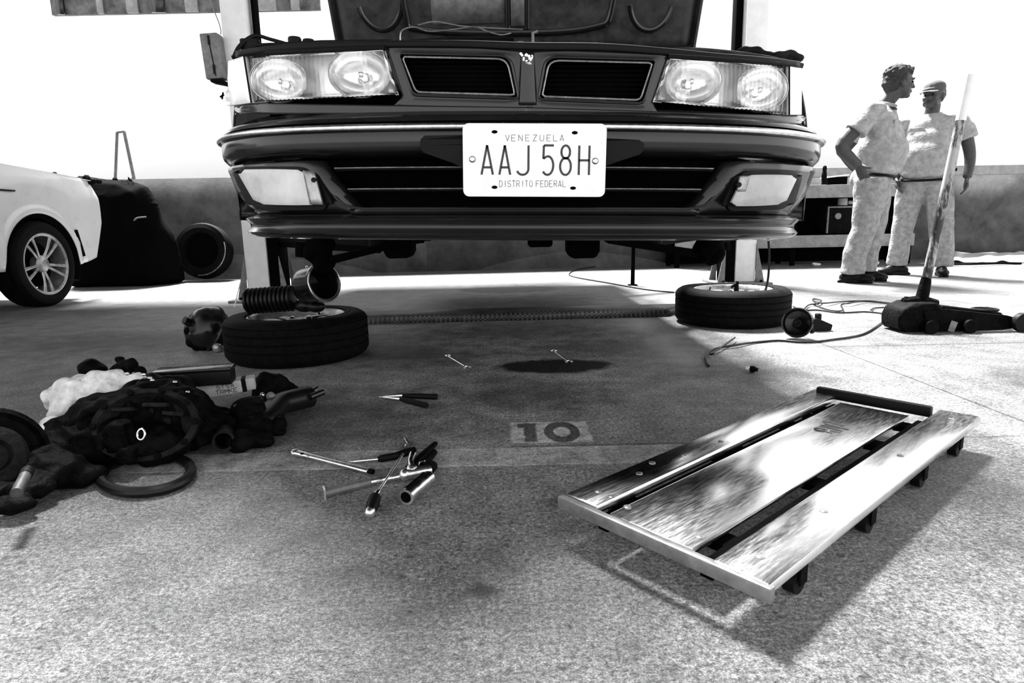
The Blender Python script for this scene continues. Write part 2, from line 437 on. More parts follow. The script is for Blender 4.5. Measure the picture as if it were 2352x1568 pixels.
# unseen sheet roof added to shade the floor; outline follows the wanted shadow
def shade_roof_pt(x, y, z=3.3):
    k = z / -SUN_DIR.z
    return Vector((x - SUN_DIR.x * k, y - SUN_DIR.y * k, z))
RP = [shade_roof_pt(-6.2, 1.25), shade_roof_pt(-.72, .98), shade_roof_pt(-.45, .50), shade_roof_pt(.27, .30), shade_roof_pt(.85, 4.5), shade_roof_pt(.85, 5.9), shade_roof_pt(-1.7, 5.9), shade_roof_pt(-1.9, 5.0), shade_roof_pt(-6.2, 4.9)]
b = MB(); n = len(RP); tri = tessellate_polygon([RP])
b.add(RP + [p + Vector((0, 0, .06)) for p in RP], [tuple(t_) for t_ in tri] + [tuple(i + n for i in reversed(t_)) for t_ in tri] + [(i, (i + 1) % n, (i + 1) % n + n, i + n) for i in range(n)])
tag(b.build('added_shade_roof', M['steelgrey'], smooth=None), kind='structure')
for i, (x, y) in enumerate(((-6.75, 3.2), (-6.75, 6.5))):
    b = MB(); b.box((x, y, 1.65), (.14, .14, 3.3)); tag(b.build('trim_%d' % (i + 2), M['whitepaint'], smooth=None), kind='structure')  # posts added only to carry the unseen shade roof
# ================================================================== RAISED CAR
XC, TILT = 0.035, -0.021
PLAN = [(0, 1.385), (.15, 1.388), (.30, 1.400), (.42, 1.420), (.52, 1.447), (.60, 1.482), (.67, 1.530), (.72, 1.580), (.76, 1.645), (.788, 1.72), (.80, 1.81), (.806, 1.95), (.81, 2.15)]
def yf(ax):
    ax = abs(ax)
    for (x0, y0), (x1, y1) in zip(PLAN, PLAN[1:]):
        if ax <= x1: return y0 + (y1 - y0) * (ax - x0) / (x1 - x0)
    return 2.15
def xinv(y):
    for (x0, y0), (x1, y1) in zip(PLAN, PLAN[1:]):
        if y <= y1: return x0 + (x1 - x0) * max(0, y - y0) / (y1 - y0)
    return .81
def F(px, py, dy=0.0, s=1.0):
    d = ray(px, py)
    def f(Y): return yf(min(abs(d.x * Y / d.y - XC) / s, 0.81)) + dy - Y
    Y = 1.25; best = (9, Y)
    while Y < 2.0:
        v = f(Y)
        if v <= 0: break
        if v < best[0]: best = (v, Y)
        Y += 0.01
    if Y < 2.0:
        a, c = Y - 0.01, Y
        for _ in range(18):
            m_ = (a + c) / 2
            if f(m_) > 0: a = m_
            else: c = m_
        return at(px, py, c)
    # the line of sight just misses the rounded corner: use the point of the skin nearest to it
    P = at(px, py, best[1]); lim = s * xinv(best[1] - dy)
    P.x = XC + max(-lim, min(lim, P.x - XC))
    return P
car = thing('car', 'dark saloon car raised on the lift with its bonnet open and front wheels off', 'car', (XC, 1.9, 0))
def half(n=34, xmax=None):
    P = [Vector((x, y, 0)) for x, y in PLAN]; Q = spline(P, 4)
    return [(q.x, q.y) for q in Q]
HP = half()
FULL = [(-x, y) for x, y in reversed(HP[1:])] + HP
def sweep(prof, xr=None, plan=None):
    """prof: list of (z, x-scale, forward offset) swept round the nose plan curve"""
    pl = plan or FULL
    if xr: pl = [p for p in pl if xr[0] <= p[0] <= xr[1]]
    b = MB()
    rg = []
    for x, y in pl:
        rg.append([(XC + x * s, y - d, z + TILT * x) for z, s, d in prof])
    b.rings(rg, closed=False, caps=False)
    return b
def Zc(py, Y=1.4): return at(1226, py, Y).z
# --- bumper: rounded upper moulding
prof = [(Zc(247, 1.46), .955, -.075), (Zc(252, 1.45), .965, -.06), (Zc(256), .972, -.035), (Zc(262), .985, -.018), (Zc(270), .992, -.010), (Zc(277), .995, -.006), (Zc(280), .99, -.014),
        (Zc(283), .998, -.002), (Zc(287), 1.006, .006), (Zc(293), 1.008, .009), (Zc(299), 1.006, .007), (Zc(303), 1.0, .001), (Zc(312), 1.0, .003), (Zc(328), 1.0, .003), (Zc(342), .998, -.002), (Zc(352), .992, -.014), (Zc(357), .98, -.04), (Zc(360), .97, -.07)]
sweep(prof).build('bumper', M['paint'], car, world=True, solid=0.004, smooth=60)
sweep([(Zc(283), 1.001, -.001), (Zc(286), 1.008, .008), (Zc(292), 1.010, .012), (Zc(298), 1.008, .009), (Zc(301), 1.002, .002)]).build('trim_strip', M['chrome'], car, world=True, solid=0.002, smooth=80)  # paler chrome strip laid along the bumper's rounded ledge
# --- lower fascia left and right of the intake, tucked inwards towards the ground
def fascia(sg):
    b = MB(); rows = [(Zc(361), .985, -.030, .452), (Zc(364), .992, -.008, .450), (Zc(372), .990, -.003, .447), (Zc(392), .982, -.004, .437), (Zc(415), .975, -.006, .425), (Zc(440), .962, -.010, .412), (Zc(462), .945, -.016, .40), (Zc(482), .93, -.022, .385), (Zc(492), .925, -.03, .37)]
    n = 26
    def fn(u, v):
        k = v * (len(rows) - 1); i = min(int(k), len(rows) - 2); f = k - i
        z, s, d, x0 = [rows[i][j] * (1 - f) + rows[i + 1][j] * f for j in range(4)]
        x = x0 + (0.81 - x0) * (u ** 0.9)
        y = yf(x); edge = 0.03 * max(0, 1 - u * 9) ** 2
        return (XC + sg * x * s, y - d + edge, z + TILT * sg * x)
    b.grid(fn, 44, 16)
    return b
for sg in (-1, 1):
    fascia(sg).build('lower_fascia', M['paint'], car, world=True, solid=0.004, smooth=60)
# --- chin lip with two beads
prof = [(Zc(486), .91, -.045), (Zc(491), .928, -.020), (Zc(496), .938, -.004), (Zc(501), .943, .003), (Zc(507), .940, -.001), (Zc(514), .935, -.009), (Zc(524), .933, -.010), (Zc(530), .936, -.004), (Zc(536), .940, .003), (Zc(542), .937, .001), (Zc(548), .927, -.010), (Zc(552), .91, -.03)]
sweep(prof).build('chin_lip', M['paint'], car, world=True, solid=0.004, smooth=60)
# --- central intake: black box, slats with highlights drawn as paler bead edges, rim bead
b = sweep([(Zc(340), .99, -.055), (Zc(420), .99, -.11), (Zc(500), .97, -.06)], (-.56, .56))
b.build('intake_back', M['black_void'], car, world=True, solid=0.003)
for py, xx in ((386, .425), (435, .405)):
    z = Zc(py)
    b = sweep([(z + .006, 1, -.045), (z + .0035, 1, -.012), (z + .001, 1, -.006), (z - .003, 1, -.009), (z - .006, 1, -.045)], (-xx, xx))
    b.build('intake_slat', M['black_plastic'], car, world=True, solid=0.002)
    b = MB(); pl = [p for p in FULL if abs(p[0]) <= xx]
    b.tube([(XC + x, y + .0055, z + .002 + TILT * x) for x, y in pl], 0.0013, 6)
    b.build('slat_highlight', M['trim_chrome'], car, world=True)
b = MB(); pl = [p for p in FULL if abs(p[0]) <= .37]
pts = [(XC + x * .99, y + .010, Zc(478) + TILT * x) for x, y in pl]
pts = [(XC - .425, yf(.425) + .004, Zc(440))] + [(XC - .40, yf(.4) + .008, Zc(462))] + pts + [(XC + .40, yf(.4) + .008, Zc(462) - .017)] + [(XC + .425, yf(.425) + .004, Zc(440) - .018)]
b.tube(spline(pts, 2), 0.0030, 8); b.build('intake_rim', M['paint'], car, world=True)
b = sweep([(Zc(473), 1, -.04), (Zc(480), 1, -.012), (Zc(492), 1, -.014)], (-.40, .40)); b.build('intake_sill', M['paint'], car, world=True, solid=0.003)

def patch(corners, dy, n=16, m=8, s=1.0, bulge=0.0, rc=0.0):
    """curved quad patch on the nose surface: corners TL,TR,BR,BL in image terms, laid on the car's own curved skin"""
    TL, TR, BR, BL = corners
    b = MB()
    def fn(u, v):
        uu, vv = u, v
        if rc:   # round the corners
            e = rc; 
            cu = abs(u - .5) * 2; cv = abs(v - .5) * 2
            k = max(0, cu - (1 - e)) / e * max(0, cv - (1 - e)) / e
            uu = .5 + (u - .5) * (1 - .18 * k * e * 2); vv = .5 + (v - .5) * (1 - .5 * k * e * 2)
        x = (TL[0] * (1 - uu) + TR[0] * uu) * (1 - vv) + (BL[0] * (1 - uu) + BR[0] * uu) * vv
        y = (TL[1] * (1 - uu) + TR[1] * uu) * (1 - vv) + (BL[1] * (1 - uu) + BR[1] * uu) * vv
        P = F(x, y, dy, s)
        P.y -= bulge * (1 - (2 * u - 1) ** 2) * (1 - (2 * v - 1) ** 4)
        return P
    b.grid(fn, n, m); return b
# --- fog lamps on flush black patches that draw their shaded recesses
for quad, sur, lens_l in ((((549, 390), (708, 392), (738, 470), (594, 468)), ((528, 382), (716, 382), (772, 482), (572, 484)), 'left'),
                          (((1706, 404), (1826, 404), (1796, 468), (1672, 473)), ((1694, 392), (1848, 392), (1822, 480), (1654, 486)), 'right')):
    patch(sur, -.004, 16, 10, .985, rc=.3).build('fog_lamp_recess_shade', M['black_plastic'], car, world=True, solid=-0.010, bevel=0.003)
    fl = patch(quad, -.016, 16, 8, .985, bulge=.004, rc=.25).build('fog_lamp', M['foglens'] if lens_l == 'left' else M['foam'], car, world=True, solid=-0.008, bevel=0.002)
    q = quad
    if lens_l == 'left':
        brk = patch(((700, 392), (724, 394), (744, 470), (716, 470)), -.019, 4, 6, .985)
        bc = F(720, 413, -.03, .985)
    else:
        brk = patch(((1697, 404), (1718, 404), (1708, 440), (1690, 440)), -.019, 4, 6, .985)
        bc = F(1698, 424, -.03, .985)
    brk.build('lamp_bracket', M['alloy'], car, world=True, solid=-0.008)
    b = MB(); b.cyl(bc, bc + Vector((0, .012, 0)), .0055, n=12); b.build('lamp_screw', M['black_plastic'], car, world=True)
# --- number plate recess and plate
def outline_panel(pts, dy, thick, name, m, parent):
    b = MB(); P = [F(x, y, dy) for x, y in pts]; n = len(P)
    tri = tessellate_polygon([[Vector((p.x, p.z, 0)) for p in P]])
    back = [p + Vector((0, thick, 0)) for p in P]
    b.add(P + back, [tuple(t) for t in tri] + [tuple(i + n for i in reversed(t)) for t in tri] + [(i, (i + 1) % n, (i + 1) % n + n, i + n) for i in range(n)])
    return b.build(name, m, parent, world=True, smooth=20)
rec = [(966, 320), (975, 311), (1080, 309), (1250, 310), (1380, 317), (1468, 321), (1480, 330), (1478, 345), (1470, 354), (1398, 378), (1380, 386), (1060, 383), (1040, 374), (972, 350), (964, 335)]
outline_panel(rec, -.010, .02, 'plate_recess', M['black_plastic'], car)
plate = bpy.data.objects.new('plate_root_tmp', None)
PO = at(1227.5, 368.5, 1.362); PRX = Matrix.Rotation(R(1.35), 4, 'Y')
PW, PH = .3015, .149
pm = MB(Matrix.Translation(PO) @ PRX @ Matrix.Rotation(R(90), 4, 'X'))
pm.prism(rrect(PW, PH, .013, 6), .0016)
plate_o = pm.build('number_plate', M['plate_white'], car, world=True, bevel=0.0006)
bpy.data.objects.remove(plate)
def ppos(px, py):  # plate-plane coordinates
    q = at(px, py, PO.y) - PO; q = PRX.inverted() @ q; return (q.x, q.z)
def strokes(lines, w, name, m, parent, z=.0019, T=None, thick=.0006):
    b = MB((Matrix.Translation(PO) @ PRX @ Matrix.Rotation(R(90), 4, 'X')) if T is None else T)
    for ln in lines:
        P = [Vector((p[0], p[1], 0)) for p in ln]; n = len(P); Lf, Rt = [], []
        for i in range(n):
            a = P[max(i - 1, 0)]; c = P[min(i + 1, n - 1)]; d = (c - a).normalized(); nn = Vector((-d.y, d.x, 0)) * w / 2
            Lf.append(P[i] + nn); Rt.append(P[i] - nn)
        rg = [[(l.x, l.y, z), (r.x, r.y, z), (r.x, r.y, z - thick), (l.x, l.y, z - thick)] for l, r in zip(Lf, Rt)]
        b.rings(rg, True, True)
    return b.build(name, m, parent, world=True, smooth=20)
def arc(cx, cy, rx, ry, a0, a1, n=14): return [(cx + rx * math.cos(R(a0 + (a1 - a0) * i / n)), cy + ry * math.sin(R(a0 + (a1 - a0) * i / n))) for i in range(n + 1)]
def G(ch, x, y, w, h):
    """stroke glyphs in a box at x,y"""
    X = lambda u: x + u * w
    Yy = lambda v: y + v * h
    def m(l): return [(X(u), Yy(v)) for u, v in l]
    D = {'A': [[(0, 0), (.5, 1)], [(.5, 1), (1, 0)], [(.18, .25), (.82, .25)]],
         'V': [[(0, 1), (.5, 0)], [(.5, 0), (1, 1)]], 'E': [[(1, 1), (0, 1), (0, 1)], [(0, 1), (0, 0)], [(0, 0), (1, 0)], [(0, .5), (.8, .5)]],
         'N': [[(0, 0), (0, 1)], [(0, 1), (1, 0)], [(1, 0), (1, 1)]], 'Z': [[(0, 1), (1, 1)], [(1, 1), (0, 0)], [(0, 0), (1, 0)]],
         'U': [[(0, 1), (0, .3)] + [(.5 - .5 * math.cos(R(a)), .3 - .3 * math.sin(R(a))) for a in range(20, 180, 20)] + [(1, .3), (1, 1)]],
         'L': [[(0, 1), (0, 0)], [(0, 0), (1, 0)]], 'D': [[(0, 0), (0, 1)], [(0, 1), (.5, 1)] + arc(.5, .5, .5, .5, 80, -80, 8) + [(.5, 0), (0, 0)]],
         'I': [[(.5, 0), (.5, 1)]], 'S': [arc(.5, .75, .5, .25, 20, 270, 10) + arc(.5, .25, .5, .25, 90, -160, 10)],
         'T': [[(0, 1), (1, 1)], [(.5, 1), (.5, 0)]], 'R': [[(0, 0), (0, 1)], [(0, 1), (.6, 1)] + arc(.6, .75, .4, .25, 80, -80, 8) + [(.6, .5), (0, .5)], [(.5, .5), (1, 0)]],
         'O': [arc(.5, .5, .5, .5, 0, 360, 20)], 'F': [[(1, 1), (0, 1)], [(0, 1), (0, 0)], [(0, .5), (.8, .5)]],
         'J': [[(1, 1), (1, .2)] + arc(.5, .2, .5, .2, -10, -160, 10)],
         '5': [[(1, 1), (.06, 1)], [(.06, 1), (.02, .55)], [(.02, .55), (.3, .62)] + arc(.42, .32, .55, .32, 80, -140, 14)],
         '8': [arc(.5, .78, .40, .22, 0, 360, 20), arc(.5, .29, .5, .29, 0, 360, 22)], 'H': [[(0, 0), (0, 1)], [(1, 0), (1, 1)], [(0, .5), (1, .5)]],
         'M': [[(0, 0), (0, 1)], [(0, 1), (.5, .4)], [(.5, .4), (1, 1)], [(1, 1), (1, 0)]], 'K': [[(0, 0), (0, 1)], [(1, 1), (0, .45)], [(.2, .6), (1, 0)]]}
    return [m(l) for l in D[ch]]
big = []
for ch, x0, x1 in (('A', 1106, 1132), ('A', 1147, 1172), ('J', 1187, 1214), ('5', 1247, 1272), ('8', 1286, 1312), ('H', 1329, 1354)):
    a = ppos(x0, 401); c = ppos(x1, 334)
    big += G(ch, a[0], ppos(1227, 401.5)[1], c[0] - a[0], ppos(1227, 334)[1] - ppos(1227, 401.5)[1])
strokes(big, .0046, 'plate_number', M['ink'], plate_o)
sm = []
xs = [1161, 1175, 1191, 1207, 1224, 1240, 1256, 1271, 1286]
for ch, x0 in zip('VENEZUELA', xs):
    a = ppos(x0, 324); c = ppos(x0 + 9, 310); sm += G(ch, a[0], a[1], c[0] - a[0], c[1] - a[1])
strokes(sm, .0013, 'plate_country', M['ink_light'], plate_o)
sm = []
x0 = 1147
for ch in 'DISTRITO FEDERAL':
    if ch != ' ':
        a = ppos(x0, 429); c = ppos(x0 + 7, 415); sm += G(ch, a[0], a[1], c[0] - a[0], c[1] - a[1])
    x0 += 10.2 if ch not in 'I ' else (9 if ch == 'I' else 5)
strokes(sm, .0013, 'plate_district', M['ink_light'], plate_o)
for px, py in ((1136, 303), (1320, 305), (1136, 430), (1316, 432)):
    x, z = ppos(px, py); b = MB(Matrix.Translation(PO) @ PRX @ Matrix.Rotation(R(90), 4, 'X'))
    b.prism([(x + .0062 * math.cos(a * PI / 8), z + .0034 * math.sin(a * PI / 8)) for a in range(16)], .0024); b.build('plate_slot', M['black_void'], plate_o, world=True)
for px, py in ((1085, 366), (1367, 370)):
    x, z = ppos(px, py); b = MB(Matrix.Translation(PO) @ PRX @ Matrix.Rotation(R(90), 4, 'X') @ Matrix.Translation((x, z, .0016)))
    b.lathe([(.0055, 0), (.0055, .002), (.004, .0035), (.001, .004)], 16); b.build('plate_screw', M['chrome'], plate_o, world=True)
    b = MB(Matrix.Translation(PO) @ PRX @ Matrix.Rotation(R(90), 4, 'X') @ Matrix.Translation((x, z, 0)))
    b.lathe([(.0068, .0016), (.0068, .0021), (.005, .0022)], 16); b.build('screw_ring', M['ink'], plate_o, world=True)

# --- grille panel: two dark openings in a painted frame
def resamp(poly, n):
    P = [Vector((x, y, 0)) for x, y in poly]; m = len(P); L_ = [(P[(i + 1) % m] - P[i]).length for i in range(m)]; T = sum(L_); out = []
    for k in range(n):
        d = T * k / n; i = 0
        while d > L_[i]: d -= L_[i]; i += 1
        out.append(P[i].lerp(P[(i + 1) % m], d / L_[i]))
    return [(p.x, p.y) for p in out]
def rpoly(poly, r, k=5):
    out = []; m = len(poly)
    for i in range(m):
        p0, p1, p2 = Vector(poly[i - 1]), Vector(poly[i]), Vector(poly[(i + 1) % m])
        rr = r[i] if isinstance(r, (list, tuple)) else r
        a = p1 + (p0 - p1).normalized() * rr; c = p1 + (p2 - p1).normalized() * rr
        for j in range(k + 1):
            t = j / k; out.append(tuple((1 - t) ** 2 * a + 2 * t * (1 - t) * p1 + t * t * c))
    return out
def frame_panel(outer, inner, dyo, dyi, name, m, n=96, rows=4):
    # outer / inner matched by direction from the inner centre
    cx = sum(p[0] for p in inner) / len(inner); cy = sum(p[1] for p in inner) / len(inner)
    def hit(poly, a):
        d = Vector((math.cos(a), math.sin(a) * .45)); best = None
        for i in range(len(poly)):
            p, q = Vector(poly[i]), Vector(poly[(i + 1) % len(poly)]); e = q - p
            den = d.x * e.y - d.y * e.x
            if abs(den) < 1e-9: continue
            w = p - Vector((cx, cy)); t = (w.x * e.y - w.y * e.x) / den; u = (w.x * d.y - w.y * d.x) / den
            if t > 0 and -1e-6 <= u <= 1 + 1e-6 and (best is None or t < best): best = t
        return Vector((cx, cy)) + d * best
    b = MB(); rg = []
    for k in range(n):
        a = 2 * PI * k / n; o, i_ = hit(outer, a), hit(inner, a)
        rg.append([F(*(o.lerp(i_, j / rows)), dyo + (dyi - dyo) * (j / rows) ** 2) for j in range(rows + 1)])
    b.rings(rg, closed=False, caps=False, wrap=True)
    return b.build(name, m, car, world=True, solid=0.004, smooth=50)
GD = .055
outL = [(886, 106), (1110, 108), (1213, 118), (1213, 254), (900, 246), (925, 222)]
inL = rpoly([(914, 122), (1172, 128), (1192, 226), (948, 218)], [8, 26, 8, 12])
outR = [(1213, 118), (1300, 114), (1538, 124), (1500, 236), (1512, 262), (1213, 254)]
inR = rpoly([(1254, 130), (1508, 137), (1478, 238), (1236, 228)], [26, 8, 12, 8])
for nm, o_, i_ in (('L', outL, inL), ('R', outR, inR)):
    frame_panel(o_, i_, GD, GD - .004, 'grille_panel', M['paint'])
    cx = sum(p[0] for p in i_) / len(i_); cy = sum(p[1] for p in i_) / len(i_)
    for k, (f, dy, rr, mm) in enumerate(((1.0, GD - .005, .0028, 'paint'), (.93, GD + .003, .0024, 'trim_chrome'))):
        b = MB(); pts = [F(cx + (x - cx) * (f if k == 0 else .935), cy + (y - cy) * (1 if k == 0 else .85), dy) for x, y in resamp(i_, 70)]
        b.tube(pts, rr, 8, closed=True); b.build('grille_surround' if k == 0 else 'grille_highlight_bead', M[mm], car, world=True)  # paler metal ring draws the highlight round each opening
    b = MB(); pts = [F(x, y, GD + .002) for x, y in resamp(i_, 60)]; cc = F(cx, cy, GD + .05)
    pin = [p.lerp(F(cx, cy, GD), .02) + Vector((0, .03, 0)) for p in pts]
    b.rings([pts, pin], True, False); n0 = len(b.v); b.add(pin, [tuple(range(len(pin)))])
    b.build('grille_recess', M['black_void'], car, world=True, solid=0.002)
    for j in range(7):
        v = .2 + j * .1
        ya = min(p[1] for p in i_); yb = max(p[1] for p in i_)
        y = ya + (yb - ya) * v
        xs_ = [p[0] for p in i_]; xa = min(xs_) + 22 + (12 * v if nm == 'L' else -4); xb = max(xs_) - 22 - (12 * v if nm == 'R' else -4)
        b = MB(); b.tube([F(xa + (xb - xa) * q / 10, y, GD + .018) for q in range(11)], .0018, 6); b.build('grille_bar', M['black_void'], car, world=True)
# broken badge stubs on the centre divider
b = MB()
for k in range(9):
    c = F(1212 + rnd.uniform(-16, 16), 132 + rnd.uniform(-12, 16), GD - .006)
    b.box(c, (rnd.uniform(.004, .012), .008, rnd.uniform(.003, .009)), Matrix.Rotation(rnd.uniform(0, 3), 4, 'Y') @ Matrix.Rotation(rnd.uniform(-.6, .6), 4, 'X'), .001)
b.build('broken_badge', M['chrome'], car, world=True)
b = MB()
b.grid(lambda u, v: F(1197 + 30 * u - 6 * v * (1 - 2 * u), 122 + 118 * v, GD - .006 - .004 * math.sin(PI * u)), 8, 14)
b.build('grille_divider', M['paint'], car, world=True, solid=0.004, smooth=60)
# nose panel under the lamps
patch(((553, 236), (1213, 246), (1213, 262), (520, 262)), .050, 40, 5, .975).build('nose_panel', M['paint'], car, world=True, solid=0.004, smooth=60)
patch(((1213, 246), (1846, 266), (1876, 286), (1213, 262)), .050, 40, 5, .975).build('nose_panel', M['paint'], car, world=True, solid=0.004, smooth=60)
# --- headlamps
def headlamp(corn, bowls, corner, side):
    TL, TR, BR, BL = corn
    # housing back
    hb = patch(corn, .135, 14, 8, .97).build('headlamp_housing', M['housing'], car, world=True, solid=-0.004)
    # side walls of the housing
    b = MB(); rim = []
    for (a, c) in ((TL, TR), (TR, BR), (BR, BL), (BL, TL)):
        for k in range(10): rim.append((a[0] + (c[0] - a[0]) * k / 10, a[1] + (c[1] - a[1]) * k / 10))
    b.rings([[F(x, y, .052, .97) for x, y in rim], [F(x, y, .135, .97) for x, y in rim]], True, False)
    b.build('headlamp_box', M['housing'], car, world=True, solid=0.003)
    for (cx, cy, rx, ry) in bowls:
        c0 = F(cx, cy, .070, .97); sc = c0.y / CAM_F; rx *= sc; ry *= sc
        b = MB(); rg = []
        for j in range(9):
            q = j / 8; r_ = math.cos(q * PI / 2 * .93); d = .055 * math.sin(q * PI / 2)
            rg.append([c0 + Vector((rx * r_ * math.cos(2 * PI * k / 28), d, ry * r_ * math.sin(2 * PI * k / 28))) for k in range(28)])
        b.rings(rg, True, False); bw = b.build('reflector_bowl', M['reflector'], car, world=True, solid=0.002, smooth=80)
        b = MB(); b.cyl(c0 + Vector((0, .052, 0)), c0 + Vector((0, .018, 0)), .009, .006, 14); b.ball(c0 + Vector((0, .016, 0)), .007)
        b.build('bulb', M['chrome'], bw, world=True)
        b = MB(); b.tube([c0 + Vector((rx * math.cos(2 * PI * k / 36), -.001, ry * math.sin(2 * PI * k / 36))) for k in range(36)], .0022, 6, closed=True)
        b.build('bowl_rim', M['alloy'], bw, world=True)
    ln = patch(corn, .048, 30, 14, .97, bulge=.006).build('headlamp_lens', M['lens'], car, world=True, solid=0.0035, smooth=70)
    # corner marker
    patch(corner, .046, 12, 10, .985, bulge=.002).build('corner_marker_lamp', M['lampwhite'], car, world=True, solid=0.012, bevel=.002)
    b = MB(); a, c = (corner[1], corner[2]) if side < 0 else (corner[0], corner[3])
    b.tube([F(a[0] + (c[0] - a[0]) * k / 8, a[1] + (c[1] - a[1]) * k / 8, .044, .98) for k in range(9)], .0022, 6); b.build('lamp_gasket', M['black_plastic'], car, world=True)
    b = MB(); b.tube([F(TL[0] + (TR[0] - TL[0]) * k / 24, TL[1] + (TR[1] - TL[1]) * k / 24 - 3, .046, .97) for k in range(25)], .005, 8); b.build('lamp_top_gasket', M['black_plastic'], car, world=True)
headlamp(((560, 128), (884, 112), (916, 218), (578, 236)), ((640, 184, 62, 46), (826, 168, 66, 50)), ((524, 140), (560, 128), (577, 236), (520, 244)), -1)
headlamp(((1536, 132), (1812, 150), (1812, 264), (1500, 234)), ((1592, 184, 62, 50), (1750, 204, 56, 48)), ((1813, 150), (1842, 156), (1842, 264), (1813, 264)), 1)
# --- front slam panel (dark strip above lamps and grille)
b = MB()
top = [(540, 124, 12), (620, 112, 12), (740, 104, 14), (880, 100, 12), (1050, 100, 14), (1213, 106, 16), (1380, 108, 16), (1530, 118, 14), (1640, 128, 12), (1760, 138, 12), (1838, 148, 12)]
tp = spline([Vector(p) for p in top], 5)
b.rings([[F(p.x, p.y + 6, .050), F(p.x, p.y - p.z * .5, .055), F(p.x, p.y - p.z * .6, .075), F(p.x, p.y - p.z * .45, .16)] for p in tp], closed=False, caps=False)
b.build('slam_panel', M['black_plastic'], car, world=True, solid=0.004)
# --- fenders and body sides (run back from the lamps)
for sg in (-1, 1):
    b = MB()
    path = [(.788, 1.74), (.80, 1.85), (.81, 2.05), (.82, 2.3), (.825, 2.6), (.83, 3.2), (.83, 4.2), (.82, 5.2), (.78, 5.75)]
    def fn(u, v):
        k = u * (len(path) - 1); i = min(int(k), len(path) - 2); f = k - i
        x = path[i][0] * (1 - f) + path[i + 1][0] * f; y = path[i][1] * (1 - f) + path[i + 1][1] * f
        ztop = .965 + .07 * min(1, (y - 1.7) / .9); zbot = .555
        # wheel arches
        for wy in (2.38, 4.95):
            d = abs(y - wy)
            if d < .34: zbot = max(zbot, .50 + math.sqrt(.34 ** 2 - d * d) * .82)
        z = zbot + (ztop - zbot) * v
        return (XC + sg * (x - .07 * v ** 3 - .015 * (1 - v)), y, z + TILT * sg * x)
    b.grid(fn, 120, 14); b.build('body_side', M['paint'], car, world=True, solid=0.004, smooth=60)
# cabin shell
b = MB(); rg = []
for y, hw, zb, zt in ((2.62, .70, 1.0, 1.03), (3.15, .62, 1.0, 1.40), (3.6, .60, 1.0, 1.46), (4.3, .60, 1.0, 1.44), (4.9, .64, 1.0, 1.10), (5.75, .68, 1.0, 1.05), (5.85, .68, .62, .98)):
    rg.append([(XC - hw - .06, y, zb), (XC - hw, y, zt - .04), (XC - hw * .85, y, zt), (XC + hw * .85, y, zt), (XC + hw, y, zt - .04), (XC + hw + .06, y, zb)])
b.rings(rg, closed=False, caps=False); b.build('cabin', M['paint'], car, world=True, solid=0.01)
b = MB(); b.grid(lambda u, v: (XC + (u - .5) * 2 * (.64 - .06 * v), 2.66 + .46 * v, 1.045 + .345 * v), 6, 6); b.build('windscreen', M['dullglass'], car, world=True, solid=-0.006)
# floor pan, subframe
b = MB(); b.box((XC, 3.9, .60), (1.50, 3.7, .05), None, .01); b.build('floor_pan', M['black_void'], car, world=True)
b = MB(); b.box((XC, 1.98, .66), (1.0, .55, .20), None, .02); b.box((XC, 1.72, .78), (1.3, .05, .22)); b.box((XC, 2.1, .85), (1.1, .7, .10), None, .02)
b.build('engine_bay', M['black_void'], car, world=True)
b = MB(); b.box((XC, 1.80, .60), (1.05, .08, .05), None, .01); b.box((XC, 2.25, .57), (.95, .10, .06), None, .015)
b.build('subframe', M['black_void'], car, world=True)
# bonnet, hinged at the rear and standing open
hd = Vector((0, -.40, .92)).normalized(); hn = Vector((0, -.92, -.40)).normalized()
H0 = Vector((XC + .005, 2.50, 1.165))
def hpt(u, v, off=0):
    hw = .665 + .03 * v
    return H0 + Vector((u * hw * (1), 0, 0)) + hd * (v * 1.02 - .10 * (abs(u) ** 3) * v) + hn * (off - .02 * (1 - u * u))
b = MB(); b.grid(lambda u, v: hpt(2 * u - 1, v), 24, 20)
hood = b.build('bonnet', M['paint_dull'], car, world=True, solid=0.006, smooth=60)
b = MB()
for e in (-1, 1): b.tube([hpt(e * .985, v / 12, .008) for v in range(13)], .013, 8)
b.tube([hpt(u / 10, .015, .008) for u in range(-10, 11)], .014, 8); b.build('bonnet_flange', M['paint'], hood, world=True)
b = MB()
def rib(pts, r, b=b): b.tube([hpt(u, v, .010) for u, v in pts], r, 10, flat=1.0)
rib([(p.x, p.y) for p in spline([Vector((-.60, .5, 0)), Vector((-.60, .16, 0)), Vector((-.52, .095, 0)), Vector((0, .075, 0)), Vector((.42, .09, 0)), Vector((.52, .16, 0)), Vector((.52, .5, 0))], 6)], .012)
rib([(-.045, .09), (-.045, .6)], .010); rib([(.06, .09), (.06, .6)], .010)
b.build('bonnet_rib', M['paint'], hood, world=True)
for cu, cv, rv in ((-.73, .14, .10), (.73, .12, .10)):
    b = MB(); b.tube([hpt(cu + .115 * math.cos(R(a)), cv + .06 + rv * math.sin(R(a)), .008) for a in range(190, 351, 10)], .010, 8)
    b.build('bonnet_pressing', M['paint'], hood, world=True)
b = MB(); b.grid(lambda u, v: hpt(-.03 + .075 * u, .10 + .5 * v, .014), 2, 6); b.build('bonnet_brace', M['steelgrey'], hood, world=True, solid=0.006)
b = MB(); b.grid(lambda u, v: hpt(-.46 + .40 * u, .11 + .55 * v, .004 + .008 * math.sin(PI * u)), 8, 8); b.build('sound_pad', M['steelgrey'], hood, world=True, solid=0.004)
